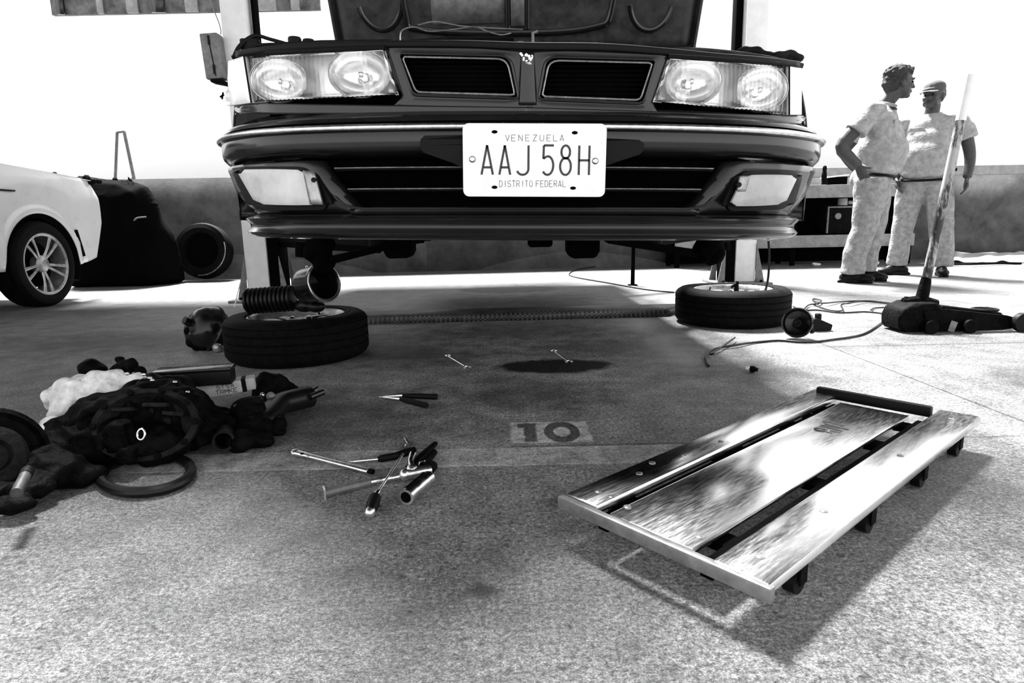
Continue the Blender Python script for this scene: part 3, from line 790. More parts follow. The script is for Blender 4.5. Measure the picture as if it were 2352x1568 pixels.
# engine bay bits visible over the slam panel
def cable(pxs, Y, r, name, m):
    b = MB(); b.tube(spline([at(x, y, Y + d) for x, y, d in pxs], 6), r, 6); return b.build(name, m, car, world=True)
cable([(920, 100, 0), (922, 72, 0), (950, 62, .02), (985, 72, .04), (1040, 68, .05), (1090, 62, .05), (1120, 72, .03), (1150, 80, .0), (1174, 76, 0)], 1.62, .0018, 'bonnet_cable', M['trim_chrome'])
cable([(960, 58, 0), (1000, 50, 0), (1060, 60, .02), (1120, 64, .03), (1200, 68, .05)], 1.75, .002, 'loom_wire', M['steelgrey'])
cable([(930, 98, 0), (1010, 92, 0), (1100, 88, 0), (1180, 90, 0)], 1.66, .006, 'coolant_hose', M['rubber_hose'])
b = MB(); p = at(1224, 100, 1.56); b.tube([p, p + Vector((0, 0, .022)), p + Vector((.012, 0, .026))], .0035, 8); b.tube([p + Vector((-.03, 0, -.01)), p + Vector((-.03, 0, .004))], .008, 10)
b.build('bonnet_latch', M['steelgrey'], car, world=True)
b = MB()
for k in range(5): b.ball(at(1280 + k * 22, 104 + (k % 2) * 2, 1.60), (.018, .012, .006))
b.build('radiator_hose', M['rubber_hose'], car, world=True)
# left fender top: lifted rubber seal, caps
b = MB(); P1 = [at(538, 130, 1.80), at(552, 104, 1.82), at(584, 82, 1.84), at(620, 90, 1.86), at(656, 100, 1.88)]
b.tube(spline(P1, 5), [.007] * 21, 8, flat=.7); b.box(at(576, 112, 1.84), (.05, .03, .05), None, .006); b.build('fender_seal', M['black_plastic'], car, world=True)
b = MB(); b.tube([at(536, 134, 1.78), at(600, 108, 1.78), at(740, 100, 1.75), at(900, 96, 1.7)], [.012, .016, .014, .01], 8, flat=.6); b.build('fender_channel', M['black_plastic'], car, world=True)
for px, py, w in ((677, 95, .018), (709, 100, .016)):
    q = at(px, py, 1.85); b = MB(); b.lathe([(w, -.02), (w, .006), (w * .9, .01), (w * .3, .012)], 16, Matrix.Translation(q)); b.build('reservoir_cap', M['black_plastic'], car, world=True)
b = MB()
for k in range(16):
    q = at(1700 + k * 8.6, 124 + 14 * (k / 15) ** 2 - 6 * math.sin(k * .6), 1.86); b.ball(q, (.020, .03, .012 + .005 * math.sin(k * 2.1)))
b.build('folded_fender_cloth', M['greasy_grey'], car, world=True, remesh=.006, soft=2)
b = MB(); b.tube(spline([at(1535, 118, 1.8), at(1600, 116, 1.8), at(1690, 124, 1.8), at(1760, 134, 1.8), at(1843, 152, 1.8)], 4), .008, 8); b.build('fender_channel', M['paint_dull'], car, world=True)
# suspension hanging below
def lump(cs, name, m, vox=.006, disp=None):
    b = MB()
    for c, r in cs: b.ball(c, r)
    return b.build(name, m, car, world=True, remesh=vox, soft=2, disp=disp)
for pxs, nm in ((((735, 560, .055), (728, 580, .05), (742, 600, .045)), 'hub_carrier'), (((1630, 560, .05), (1620, 575, .045), (1640, 585, .04)), 'hub_carrier')):
    lump([(at(x, y, 2.35), (r, .05, r)) for x, y, r in pxs], nm, M['black_void'], disp=(.01, 30))
b = MB(); b.tube([at(748, 600, 2.35), at(830, 580, 2.3), at(920, 556, 2.2), at(960, 545, 2.15)], [.022, .020, .022, .03], 8, flat=.7); b.build('control_arm', M['black_void'], car, world=True)
b = MB(); b.tube([at(1600, 582, 2.35), at(1520, 570, 2.3), at(1440, 556, 2.2), at(1400, 545, 2.15)], [.022, .020, .022, .03], 8, flat=.7); b.build('control_arm', M['black_void'], car, world=True)
b = MB(); b.tube([at(700, 590, 2.38), at(700, 555, 2.38)], .035, 12); b.build('strut', M['black_void'], car, world=True)
b = MB(); b.tube([at(1655, 575, 2.38), at(1655, 555, 2.38)], .035, 12); b.build('strut', M['black_void'], car, world=True)
for px, w in ((919, 64), (1337, 72)):
    c = at(px, 572, 1.95); hw = w / 2 / CAM_F * 1.95
    b = MB(); pts = [(-hw, .05), (-hw, -.005), (-hw * .75, -.026), (hw * .75, -.026), (hw, -.005), (hw, .05)]
    b.prism(pts, .10, Matrix.Translation(c + Vector((0, .05, 0))) @ Matrix.Rotation(R(90), 4, 'X')); b.build('towing_bracket', M['black_void'], car, world=True, bevel=.008)
b = MB(); c = at(1240, 556, 2.1); b.box(c, (.08, .10, .03), None, .01); b.build('exhaust_flange', M['black_void'], car, world=True)
# ================================================================== LIFT POSTS
def lift_post(sg, bx, by, label, armto):
    t = thing('lift_post', label, 'lift', (bx, by, 0))
    # sg: +1 right post (inner side faces -x), -1 left post
    b = MB(); b.box((sg * .085, 0, 1.52), (.17, .22, 3.0), None, .006); b.build('column', M['whitepaint'], t)
    b = MB(); b.box((-sg * .045, 0, .60), (.085, .20, 1.16), None, .004); b.build('carriage', M['black_void'], t)
    b = MB(); b.box((-sg * .03, .02, 2.05), (.055 if sg > 0 else .02, .10, 1.75), None, .004); b.build('slide_rail', M['black_void'], t)
    b = MB(); b.box((sg * .05, 0, .01), (.46, .44, .02), None, .004); b.build('base_plate', M['steelgrey'], t)
    for y in (-.115, .115):
        for x0, x1 in ((sg * .17, sg * .245), (-sg * .09, -sg * .15)):
            b = MB(); b.prism([(x0, .02), (x1, .02), (x0, .34)], .012, Matrix.Translation((0, y + .006, 0)) @ Matrix.Rotation(R(90), 4, 'X')); b.build('gusset', M['steelgrey'], t)
    for ax, ay in armto:
        b = MB(); p0 = Vector((-sg * .08, 0, .455)); p1 = Vector((ax - bx, ay - by, .455))
        b.tube([p0, p0.lerp(p1, .5), p1], [.05, .045, .035], 4); b.build('swing_arm', M['black_void'], t)
        b = MB(); b.cyl(p1 + Vector((0, 0, -.02)), p1 + Vector((0, 0, .56 - .455 - (.015 if sg > 0 else -.003))), .05, n=20); b.build('arm_pad', M['rubber'], t)
    for x in (-.12, .2):
        for y in (-.17, .17):
            b = MB(); b.lathe([(.014, 0), (.014, .012), (.008, .013), (.008, .02), (.002, .02)], 6, Matrix.Translation((sg * x, y, .02))); b.build('anchor_bolt', M['greasy'], t)
    return t
lp = lift_post(-1, -1.84, 4.86, 'white lift column behind the left end of the raised car', ((-.62, 3.0), (-.62, 4.55)))
lift_post(1, 1.905, 5.40, 'white lift column behind the right headlamp of the raised car', ((.70, 3.1), (.70, 4.75)))
# control box on the left post with its cable
c = at(494, 133, 4.70)
cb = thing('control_box', 'grey electric control box fixed to the left lift column', 'control box', (c.x, c.y - .01, c.z))
b = MB(); b.box((0, 0, 0), (.125, .10, .30), Matrix.Rotation(R(-3), 4, 'Y'), .01); b.build('case', M['steelgrey'], cb)
b = MB(); b.box((.006, -.052, 0), (.006, .006, .27), Matrix.Rotation(R(-6), 4, 'Y')); b.box((-.004, -.055, .10), (.012, .01, .06)); b.box((.014, -.055, -.09), (.014, .01, .06)); b.build('door_seam', M['black_plastic'], cb)
b = MB(); b.box((.02, 0, -.165), (.10, .08, .03), Matrix.Rotation(R(12), 4, 'Y'), .008); b.build('gland_plate', M['greasy'], cb)
b = MB(); q0 = Vector((.06, 0, .15)); b.tube(spline([q0, q0 + Vector((.0, 0, .06)), q0 + Vector((-.06, 0, .28)), q0 + Vector((-.09, 0, .62)), q0 + Vector((-.10, 0, 1.0))], 5), .004, 6); b.build('cable', M['steelgrey'], cb)
b = MB(); p = at(510, 220, 4.745)
b.box(p, (.035, .006, .012), Matrix.Rotation(R(-30), 4, 'Y')); b.box(p + Vector((.004, 0, 0)), (.010, .006, .05), Matrix.Rotation(R(15), 4, 'Y'))
single(b.build('clip', M['black_void']), 'small black cross-shaped clip on the left lift column under the control box', 'clip')
# floor cover between the posts
b = MB(); x0, x1 = -1.02, 1.10
b.rings([[(x, 3.50 + q, .0), (x, 3.53 + q, .045), (x + e, 3.73 + q, .045), (x + e, 3.85 + q, .0)] for x, q, e in ((x0, 0, 0), (.91, .05, .17))], True, True)
t = NT('tread_plate'); w = t.n('ShaderNodeTexChecker'); w.inputs['Scale'].default_value = 75; t.L(t.pos(), w.inputs['Vector'])
t.L(t.grey(t.m_('MULTIPLY', t.ramp(w.outputs['Fac'], 0, 1, .015, .09), t.ramp(t.noise(14, 4), .3, .7, .4, 1.3))), t.b.inputs['Base Color']); t.set(Roughness=.5)
cv = b.build('cable_cover', t.m, smooth=None)
single(cv, 'dark tread-plate cable cover lying across the floor between the loose wheels', 'floor cover')
# prop rod standing under the car and the hanging hose
pr_ = thing('support_stand', 'thin black prop stand under the right half of the car', 'stand', g(1453, 655))
zt = at(1453, 555, pr_.location.y).z
b = MB(); b.box((0, 0, zt / 2 + .004), (.03, .03, zt), None, .003); b.build('post', M['black_void'], pr_)
b = MB(); b.box((0, 0, .004), (.075, .075, .008), None, .002); b.build('foot', M['black_void'], pr_)

# ================================================================== WHEELS
def wheel_parts(t, rad, wid, nsp, style, rimmat='alloy'):
    """axis along local Z, outer face up, resting from z=0 to z=wid"""
    R_, w = rad, wid
    rimr = rad * .655
    prof = [(rimr, w * .10), (rimr + .012, w * .035), (rad * .78, w * .0), (rad * .90, w * .02), (rad * .965, w * .09), (rad * .992, w * .16)]
    for k in range(4):
        z0 = w * (.20 + .17 * k)
        prof += [(rad, z0), (rad, z0 + w * .125), (rad - .007, z0 + w * .13), (rad - .007, z0 + w * .155)]
    prof += [(rad * .992, w * .86), (rad * .965, w * .92), (rad * .90, w * .985), (rad * .80, w * 1.0), (rad * .76, w * .99), (rad * .75, w * 1.0), (rad * .70, w * .985), (rimr + .012, w * .96), (rimr, w * .90)]
    b = MB(); b.lathe(prof, 80, wrap=True); b.build('tyre', M['rubber'], t, smooth=30)
    # tread sipes
    b = MB()
    prof = [(rimr + .002, w * .93), (rimr + .006, w * .955), (rimr + .001, w * .965), (rimr - .008, w * .93), (rimr - .016, w * .80), (rimr - .03, w * .55), (rimr - .02, w * .2), (rimr - .004, w * .08), (rimr + .005, w * .05), (rimr + .002, w * .12), (rimr - .012, w * .25), (rimr - .02, w * .55), (rimr - .010, w * .80)]
    b.lathe(prof, 64, wrap=True); b.build('rim', M[rimmat], t, smooth=40)
    hubz = w * .80 if style != 'car' else w * .86
    b = MB(); b.lathe([(.001, hubz - .05), (.072, hubz - .05), (.075, hubz - .01), (.068, hubz + .006), (.035, hubz + .008), (.034, hubz - .004), (.001, hubz - .006)], 32); hb = b.build('hub', M[rimmat], t)
    for k in range(4 if style != 'car' else 5):
        a = 2 * PI * k / (4 if style != 'car' else 5) + .3
        b = MB(); b.lathe([(.010, hubz + .0), (.010, hubz + .010), (.006, hubz + .011), (.006, hubz + .002), (.001, hubz + .001)], 6, Matrix.Translation((.052 * math.cos(a), .052 * math.sin(a), .002))); b.build('lug_nut', M['greasy'], hb)
    for k in range(nsp):
        a = 2 * PI * k / nsp
        if style == 'twin':
            for da in (-.12, .12):
                p = [Vector((.06 * math.cos(a + da * .6), .06 * math.sin(a + da * .6), hubz - .008)), Vector((rimr * .55 * math.cos(a + da), rimr * .55 * math.sin(a + da), hubz + .004)), Vector((rimr * .97 * math.cos(a + da * 1.6), rimr * .97 * math.sin(a + da * 1.6), hubz - .006))]
                b = MB(); b.tube(spline(p, 4), [.015, .014, .013, .012, .012, .012, .013, .014, .015], 8, flat=.55); b.build('spoke', M[rimmat], t)
        elif style == 'car':
            p = [Vector((.05 * math.cos(a), .05 * math.sin(a), hubz - .006)), Vector((rimr * .55 * math.cos(a), rimr * .55 * math.sin(a), hubz + .006)), Vector((rimr * .98 * math.cos(a), rimr * .98 * math.sin(a), hubz + .004))]
            b = MB(); b.tube(spline(p, 4), [.010, .010, .010, .011, .011, .012, .013, .014, .016], 8, flat=.6); b.build('spoke', M[rimmat], t)
    a = .9
    b = MB(); b.tube([(rimr * .93 * math.cos(a), rimr * .93 * math.sin(a), hubz - .01), (rimr * .86 * math.cos(a), rimr * .86 * math.sin(a), hubz + .022)], .004, 8); b.build('valve', M['rubber_hose'], t)
wl = thing('wheel', 'loose wheel lying flat below the left headlamp with an intake duct on it', 'wheel', (-.926, 2.66, 0), .4)
wheel_parts(wl, .297, .19, 7, 'twin')
wr = thing('wheel', 'loose car wheel lying flat on the floor below the right headlamp', 'wheel', (1.191, 3.336, 0), 1.1)
wheel_parts(wr, .297, .19, 7, 'twin')
b = MB(); c = at(1692, 652, 3.30); c.z = .19
b.tube([c + Vector((0, 0, -.036)), c + Vector((0, 0, .0)), c + Vector((.004, 0, .032))], [.016, .012, .008], 10); b.tube([c + Vector((-.03, 0, .0)), c + Vector((.0, 0, .02))], .008, 8)
single(b.build('hub_puller', M['greasy']), 'short greasy tool standing on the hub of the right-hand loose wheel', 'tool')
b = MB(); q = [at(1765, 552, 3.2), at(1767, 590, 3.22), at(1764, 640, 3.25), at(1756, 676, 3.24)]
b.tube(spline(q, 6), .006, 8); single(b.build('hanging_hose', M['rubber_hose']), 'thin dark brake hose hanging from the car down to the right loose wheel', 'hose')

# intake duct (corrugated sleeve and cup) lying on the left wheel
dz = .19
du = thing('intake_duct', 'black corrugated intake duct with a round open cup resting on the left loose wheel', 'duct', (-.93, 2.72, dz))
p0, p1 = at(566, 688, 2.66), at(672, 668, 2.66)
p0.z = dz + .052; p1.z = dz + .062
rs, ps = [], []
for k in range(45):
    ps.append(p0.lerp(p1, k / 44)); rs.append(.050 + (.006 if (k // 2) % 2 else -.004))
b = MB(); b.tube(ps, rs, 20); b.build('corrugated_sleeve', M['rubber_hose'], du, world=True)
cc = at(745, 648, 2.55); back = at(672, 662, 2.68); ax = (cc - back).normalized()
T = Matrix.Translation(cc) @ align(ax)
rr = .074
b = MB(); b.lathe([(.050, -.15), (rr * .96, -.125), (rr, -.10), (rr, -.015), (rr + .008, -.012), (rr + .009, 0), (rr - .004, .002), (rr - .010, -.008), (rr - .014, -.07), (rr - .03, -.10), (.001, -.10), (.001, -.14)], 40, T)
b.build('cup', M['glossblack'], du, world=True)
b = MB(); b.tube([T @ Vector(((rr + .004) * math.cos(a * PI / 24), (rr + .004) * math.sin(a * PI / 24), .002)) for a in range(48)], .003, 8, closed=True); b.build('cup_rim', M['chrome'], du, world=True)
b = MB(); pa = at(700, 690, 2.66); pa.z = dz + .03; b.ball(pa, (.05, .04, .03)); b.ball(pa + Vector((.05, -.01, -.005)), (.04, .035, .026)); b.build('mounting_foot', M['rubber_hose'], du, world=True, remesh=.005, soft=2)
b = MB(); p = at(704, 610, 2.66); b.tube([p + Vector((0, 0, -.05)), p + Vector((0, 0, .0))], .005, 8); b.build('clamp_screw', M['chrome'], du, world=True)

# round black brake booster beside the left wheel
bc = g(482, 812); bo = thing('brake_booster', 'glossy black dome-shaped brake booster standing against the left loose wheel', 'brake booster', (bc.x, bc.y + .12, 0))
cc = at(476, 755, bc.y + .13); ax = Vector((-.45, -.62, .42)).normalized(); T = Matrix.Translation(cc) @ align(ax)
b = MB(); b.lathe([(.001, .085), (.03, .084), (.065, .074), (.090, .052), (.104, .020), (.108, .0), (.112, -.004), (.112, -.012), (.106, -.016), (.100, -.04), (.080, -.07), (.05, -.082), (.001, -.084)], 48, T)
b.build('shell', M['glossblack'], bo, world=True)
b = MB(); b.tube([T @ Vector((.113 * math.cos(a * PI / 24), .113 * math.sin(a * PI / 24), -.008)) for a in range(48)], .004, 8, closed=True); b.build('crimp_seam', M['glossblack'], bo, world=True)
b = MB(); b.cyl(T @ Vector((0, 0, .08)), T @ Vector((0, 0, .115)), .022, .018); b.build('boss', M['glossblack'], bo, world=True)
b = MB(); q = at(500, 806, bc.y + .02); q.z = .022; b.ball(q, (.022, .02, .022)); b.build('check_valve', M['trim_chrome'], bo, world=True)
b = MB()
for k, (px, py, r) in enumerate(((434, 760, .022), (440, 785, .026), (452, 800, .022), (470, 806, .022))):
    q = at(px, py, bc.y + .07); q.z = max(q.z, r); b.ball(q, r)
b.build('bracket', M['greasy'], bo, world=True, remesh=.004, soft=2)
b = MB(); b.tube([g(538, 706, .005), at(552, 648, g(538, 706).y + .1)], .004, 8)
rd = single(b.build('rod', M['whitepaint']), 'thin white rod leaning against the foot of the left lift column', 'rod')

# ================================================================== CREEPER
ang = math.atan2(1.40 - .736, 1.103 - .334); ca = Vector((math.cos(ang), math.sin(ang), 0)); cn = Vector((-math.sin(ang), math.cos(ang), 0))
NR = Vector((.334, .736, 0)); CL = 1.0; CW = .375
cr = thing('mechanic_creeper', 'low black mechanic creeper board on castors lying in the right foreground', 'creeper', NR, ang)
# local: x along the length (0 near .. L far), y across (0 right rail .. W left rail)
zt = .085
b = MB(); b.box((CL * .5 - .005, .042, zt - .010), (CL + .01, .084, .018), None, .004); b.build('side_rail', M['creeper'], cr)
b = MB(); b.box((CL * .49, CW - .035, zt - .010), (CL * .98, .070, .018), None, .004); b.build('side_rail', M['creeper'], cr)
b = MB(); b.box((CL * .47, .206, zt - .016), (CL * .92, .160, .010), None, .003); b.build('deck_board', M['creeper'], cr)
b = MB(); b.box((-.010, CW / 2, zt - .014), (.014, CW + .01, .022), None, .003); b.build('front_edge', M['creeper_edge'], cr)
b = MB(); b.box((CL * .965, .225, zt - .002), (.020, .27, .026), None, .004); b.build('end_bar', M['black_plastic'], cr)
for y in (.104, .300):
    b = MB(); b.box((CL * .48, y, zt - .036), (CL * .94, .022, .024), None, .003); b.build('frame_rail', M['black_void'], cr)
for x in (.10, .42, .72, .90):
    b = MB(); b.box((x, CW / 2, zt - .034), (.045, CW - .03, .014), None, .003); b.build('cross_member', M['black_void'], cr)
def castor(x, y):
    cs = MB(); cs.cyl((x, y - .009, .021), (x, y + .009, .021), .021, n=20); c = cs.build('castor', M['black_plastic'], cr)
    b = MB()
    for e in (-1, 1): b.box((x, y + e * .013, .034), (.022, .003, .032), None)
    b.box((x, y, .050), (.026, .029, .004)); b.build('castor_fork', M['greasy'], c)
for x in (.13, .40, .68, .93): castor(x, .03)
for x in (.10, .50, .88): castor(x, CW - .035)
for x, y in ((.045, .042), (.045, CW - .035), (.25, .042), (.60, .042), (.93, .042), (.16, CW - .035), (.30, CW - .04), (.05, .14), (.05, .28), (.045, .31), (.22, CW - .02), (.42, CW - .05)):
    b = MB(); zz = zt - .001 if (y < .09 or y > CW - .07) else zt - .011
    b.lathe([(.0065, 0), (.0065, .0012), (.004, .0022), (.0005, .0024)], 14, Matrix.Translation((x, y, zz))); b.build('screw', M['trim_chrome'], cr)
# maker's worn label: illegible scrawl lines
b = MB()
T = Matrix.Translation((.70, .215, zt - .0109))
for k, (x, y, w, h) in enumerate(((.0, .0, .004, .05), (.012, .006, .003, .04), (.022, -.004, .004, .055), (-.016, .012, .003, .022), (-.016, -.016, .003, .022), (-.03, .0, .003, .03), (.04, .01, .002, .05))):
    b.box((T.translation.x + x, T.translation.y + y, T.translation.z + .0004), (w, h, .0008), Matrix.Rotation(.1 * math.sin(k * 2.0), 4, 'Z'))
b.tube([(T.translation.x - .025 + .009 * math.cos(a), T.translation.y + .014 + .012 * math.sin(a), T.translation.z + .0006) for a in [R(30 + 30 * i) for i in range(11)]], .0012, 4)
b.build('worn_label', M['steelgrey'], cr)
# ================================================================== TOOLS ON THE FLOOR
def line3(a, b_, z=.008): return g(*a, z), g(*b_, z)
# long chrome ratchet handle
p0, p1 = g(680, 1038, .012), g(848, 1081, .010)
t = thing('ratchet_handle', 'long bright chrome flat bar with a holed end left of the tool heap', 'wrench', (p0.x, p0.y, 0))
b = MB(); pts = [p0.lerp(p1, k / 6) for k in range(7)]; b.tube(pts, [.013, .0105, .0095, .0095, .0095, .0095, .0095], 10, flat=.55); b.ball(p0, (.016, .014, .008)); b.build('bar', M['chrome'], t, world=True, bevel=.001)
b = MB(); q = g(694, 1042, .0205); b.lathe([(.0045, -.0005), (.0045, .0008), (.001, .0008)], 12, Matrix.Translation(q)); b.build('hole', M['black_void'], t, world=True)
b = MB(); b.cyl(p1, p1 + (p1 - p0).normalized() * .012, .006); b.build('drive_square', M['greasy'], t, world=True)
# small screwdriver lying across
p0, pm_, p1 = g(806, 1060, .006), g(868, 1054, .008), g(916, 1046, .009)
t = thing('screwdriver', 'small screwdriver with dark handle lying behind the chrome bar', 'screwdriver', (pm_.x, pm_.y, 0))
b = MB(); b.tube([p0, pm_], .003, 8); b.box(p0, (.012, .005, .003)); b.build('shaft', M['chrome'], t, world=True)
b = MB(); b.tube([pm_, pm_.lerp(p1, .15), pm_.lerp(p1, .8), p1], [.006, .009, .009, .006], 10); b.build('handle', M['black_plastic'], t, world=True)
# breaker bar with cross tube
p0, pm_, p1 = g(745, 1132, .012), g(852, 1106, .012), g(944, 1088, .013)
t = thing('breaker_bar', 'steel breaker bar with flat grip pointing left in the tool heap', 'wrench', (pm_.x, pm_.y, 0))
b = MB(); b.tube([p0, p0.lerp(pm_, .98)], .011, 8, flat=.85); b.build('grip', M['steelgrey'], t, world=True, bevel=.001)
b = MB(); b.box(p0, (.004, .022, .022), Matrix.Rotation(.4, 4, 'Z')); b.build('end_cap', M['chrome'], t, world=True)
b = MB(); b.tube([pm_, pm_.lerp(p1, .5), p1], [.006, .0055, .008], 10); b.build('shank', M['chrome'], t, world=True)
b = MB(); q0, q1 = g(930, 1090, .018), g(990, 1078, .020); b.tube([q0, q1], .011, 14); b.ball(q0, .013); b.build('swivel_head', M['chrome'], t, world=True)
# thin long screwdriver with dark bulb handle
p0, pm_, p1 = g(926, 1042, .034), g(864, 1136, .016), g(850, 1176, .013)
t = thing('screwdriver', 'long thin screwdriver with dark handle lying on top of the breaker bar', 'screwdriver', (pm_.x, pm_.y, 0))
b = MB(); b.tube([p0, pm_], .0026, 8); b.build('shaft', M['chrome'], t, world=True)
b = MB(); b.tube([pm_, pm_.lerp(p1, .2), pm_.lerp(p1, .6), p1], [.006, .012, .013, .010], 14); b.build('handle', M['black_plastic'], t, world=True)
b = MB(); b.ball(p1, .011); b.build('handle_cap', M['chrome'], t, world=True)
b = MB(); b.cyl(pm_, pm_.lerp(p0, .06), .006); b.build('ferrule', M['chrome'], t, world=True)
# tubular box spanner
p0, p1 = g(932, 1142, .017), g(984, 1098, .017)
t = thing('box_spanner', 'short hollow tubular box spanner, open end towards the viewer', 'spanner', (p0.x, p0.y, 0))
d = (p1 - p0).normalized(); T = Matrix.Translation(p0) @ align(d); L_ = (p1 - p0).length
b = MB(); b.lathe([(.0115, 0), (.0165, 0), (.0165, L_), (.0115, L_)], 28, T, wrap=True); b.build('tube', M['chrome'], t, world=True, smooth=40)
b = MB(); b.lathe([(.0116, .006), (.0116, .007), (.001, .007)], 20, T); b.build('bore', M['black_void'], t, world=True)
b = MB(); b.tube([p0 + Vector((-.004, .0, .0155)) + d * .012, p1 + Vector((-.004, 0, .0155)) - d * .008], .004, 6, flat=.4); b.build('slot', M['black_void'], t, world=True)
# universal joint extension standing in the heap
q0, q1, q2 = g(946, 1080, .022), g(942, 1060, .026), g(948, 1044, .030)
t = thing('universal_joint', 'short bright chrome universal joint stub in the middle of the tool heap', 'socket tool', (q0.x, q0.y, 0))
b = MB(); b.tube([q0, q1, q2], [.010, .007, .009], 12); b.build('body', M['chrome'], t, world=True)
b = MB(); b.ball(q0, .014); b.build('knuckle', M['chrome'], t, world=True)
# black lump of parts / pliers at the heap's right
c = g(972, 1060, .0)
t = thing('hose_clamp_pliers', 'black greasy clamp pliers at the right end of the tool heap', 'pliers', (c.x, c.y, 0))
b = MB(); b.tube([g(940, 1074, .010), g(968, 1050, .012), g(1000, 1018, .010)], [.010, .012, .007], 8, flat=.8); b.build('arm', M['greasy'], t, world=True)
b = MB(); b.tube([g(950, 1082, .010), g(975, 1060, .014), g(996, 1038, .010)], [.009, .014, .010], 8, flat=.8); b.build('arm', M['greasy'], t, world=True)
b = MB(); b.ball(g(984, 1072, .014), (.020, .018, .014)); b.build('jaw', M['greasy'], t, world=True, disp=(.004, 80))
b = MB(); b.tube([g(958, 1076, .020), g(962, 1062, .026), g(976, 1058, .026), g(990, 1070, .020)], .003, 6); b.build('spring', M['chrome'], t, world=True)
# small open wrench bit
c = g(936, 1026); t = thing('small_spanner', 'small bright spanner lying just above the tool heap', 'spanner', (c.x, c.y, 0))
b = MB(); b.tube([g(930, 1006, .004), g(938, 1020, .005)], .004, 8, flat=.6); b.build('shank', M['chrome'], t, world=True)
b = MB(); b.tube([g(934 + 8 * math.cos(R(a)), 1028 + 7 * math.sin(R(a)), .006) for a in range(-60, 260, 25)], .0035, 6); b.build('open_jaw', M['chrome'], t, world=True)
b = MB(); b.tube([g(905, 1046, .008), g(930, 1040, .009), g(952, 1032, .008)], [.007, .010, .007], 8)
single(b.build('socket_bit', M['greasy']), 'short dark socket bit between the small spanner and the screwdriver tip', 'socket')
# pliers on their own
c = g(930, 918); t = thing('pliers', 'pair of slim black-handled pliers lying open by the middle of the floor', 'pliers', (c.x, c.y, 0))
for pl in (((872, 911), (925, 908), (1004, 911)), ((872, 911), (920, 916), (980, 931))):
    P = [g(x, y, .010) for x, y in pl]
    b = MB(); b.tube([P[0], P[0].lerp(P[1], .6), P[1]], [.002, .004, .006], 8); b.build('jaw', M['chrome'], t, world=True)
    b = MB(); b.tube([P[1], P[1].lerp(P[2], .3), P[2]], [.006, .009, .009], 10); b.build('handle', M['black_plastic'], t, world=True)
# wrenches near the oil
def small_wrench(a, c_, label, endball):
    p0, p1 = g(*a, .006), g(*c_, .006); t = thing('wrench', label, 'wrench', (p0.x, p0.y, 0))
    b = MB(); b.tube([p0, p1], .0045, 8, flat=.6); b.build('shank', M['chrome'], t, world=True)
    b = MB(); d = (p1 - p0).normalized(); s_ = Vector((-d.y, d.x, 0))
    b.tube([p1 + d * .012 + s_ * .011 + d * .008, p1 + s_ * .010, p1, p1 - s_ * .010, p1 + d * .012 - s_ * .011 + d * .008], .005, 8, flat=.7); b.build('open_jaw', M['chrome'], t, world=True)
    b = MB(); e = p1 if endball else p0
    b.tube([p0 + Vector((.010 * math.cos(a_ * PI / 6), .010 * math.sin(a_ * PI / 6), 0)) for a_ in range(12)], .004, 8, closed=True); b.build('ring_end', M['chrome'], t, world=True)
small_wrench((1028, 816), (1070, 841), 'small combination wrench lying left of the oil stain', True)
small_wrench((1272, 805), (1304, 828), 'small combination wrench lying on top of the oil stain', True)
# bolt
p0, p1 = g(1714, 845, .012), g(1740, 849, .012); t = thing('spark_plug', 'small spark plug lying alone on the bright floor in front of the right wheel', 'spark plug', (p0.x, p0.y, 0))
b = MB(); b.cyl(p0, p0.lerp(p1, .5), .006); b.build('insulator', M['lampwhite'], t, world=True)
b = MB(); b.cyl(p0.lerp(p1, .4), p0.lerp(p1, .75), .012, n=6); b.cyl(p0.lerp(p1, .75), p1, .007); b.build('hex_body', M['greasy'], t, world=True)
# paper scraps by the bench
# ================================================================== CORDS
def cord(pxs, r, label, name='cord', z=.006, cat='cord', m='rubber_hose'):
    pts = [g(p[0], p[1], (p[2] if len(p) > 2 else z)) for p in pxs]
    b = MB(); b.tube(spline(pts, 6), r, 8); return single(b.build(name, M[m]), label, cat)
cord([(1628, 840), (1622, 820), (1640, 802), (1690, 792, .012), (1735, 786), (1790, 782), (1850, 786), (1910, 780), (1980, 768), (2020, 745), (2045, 724)], .005, 'long dark air hose snaking in front of the right wheel towards the jack', 'air_hose', cat='hose')
cord([(1640, 812, .02), (1632, 812, .012), (1660, 795, .016), (1688, 775, .02)], .004, 'short dark cord end rising beside the air hose by the right wheel')
cord([(1822, 704), (1845, 712), (1880, 712), (1930, 718), (1990, 716), (2045, 722)], .0045, 'straight dark cord from the right wheel to the jack, nearest strand of the tangle')
cord([(1845, 712, .012), (1858, 700, .012), (1880, 697, .014), (1886, 690, .014), (1870, 686), (1868, 690), (1890, 696, .02), (1940, 692), (2000, 691), (2062, 697), (2080, 688, .03)], .0045, 'looped dark cord behind the other strands of the tangle left of the jack')
cord([(1870, 700), (1905, 712), (1935, 713, .012), (1932, 700), (1950, 696, .02), (1990, 692, .012), (2060, 700)], .0045, 'dark cord with a small kink in the middle of the tangle')
cord([(2000, 712, .012), (2010, 707), (2040, 706), (2060, 707)], .004, 'shortest dark cord curl close to the jack')
cord([(1548, 671), (1480, 664), (1400, 650), (1320, 636), (1308, 628), (1330, 618), (1380, 611), (1420, 609)], .0055, 'dark cable curving over the floor under the car behind the prop stand', m='rubber_hose')
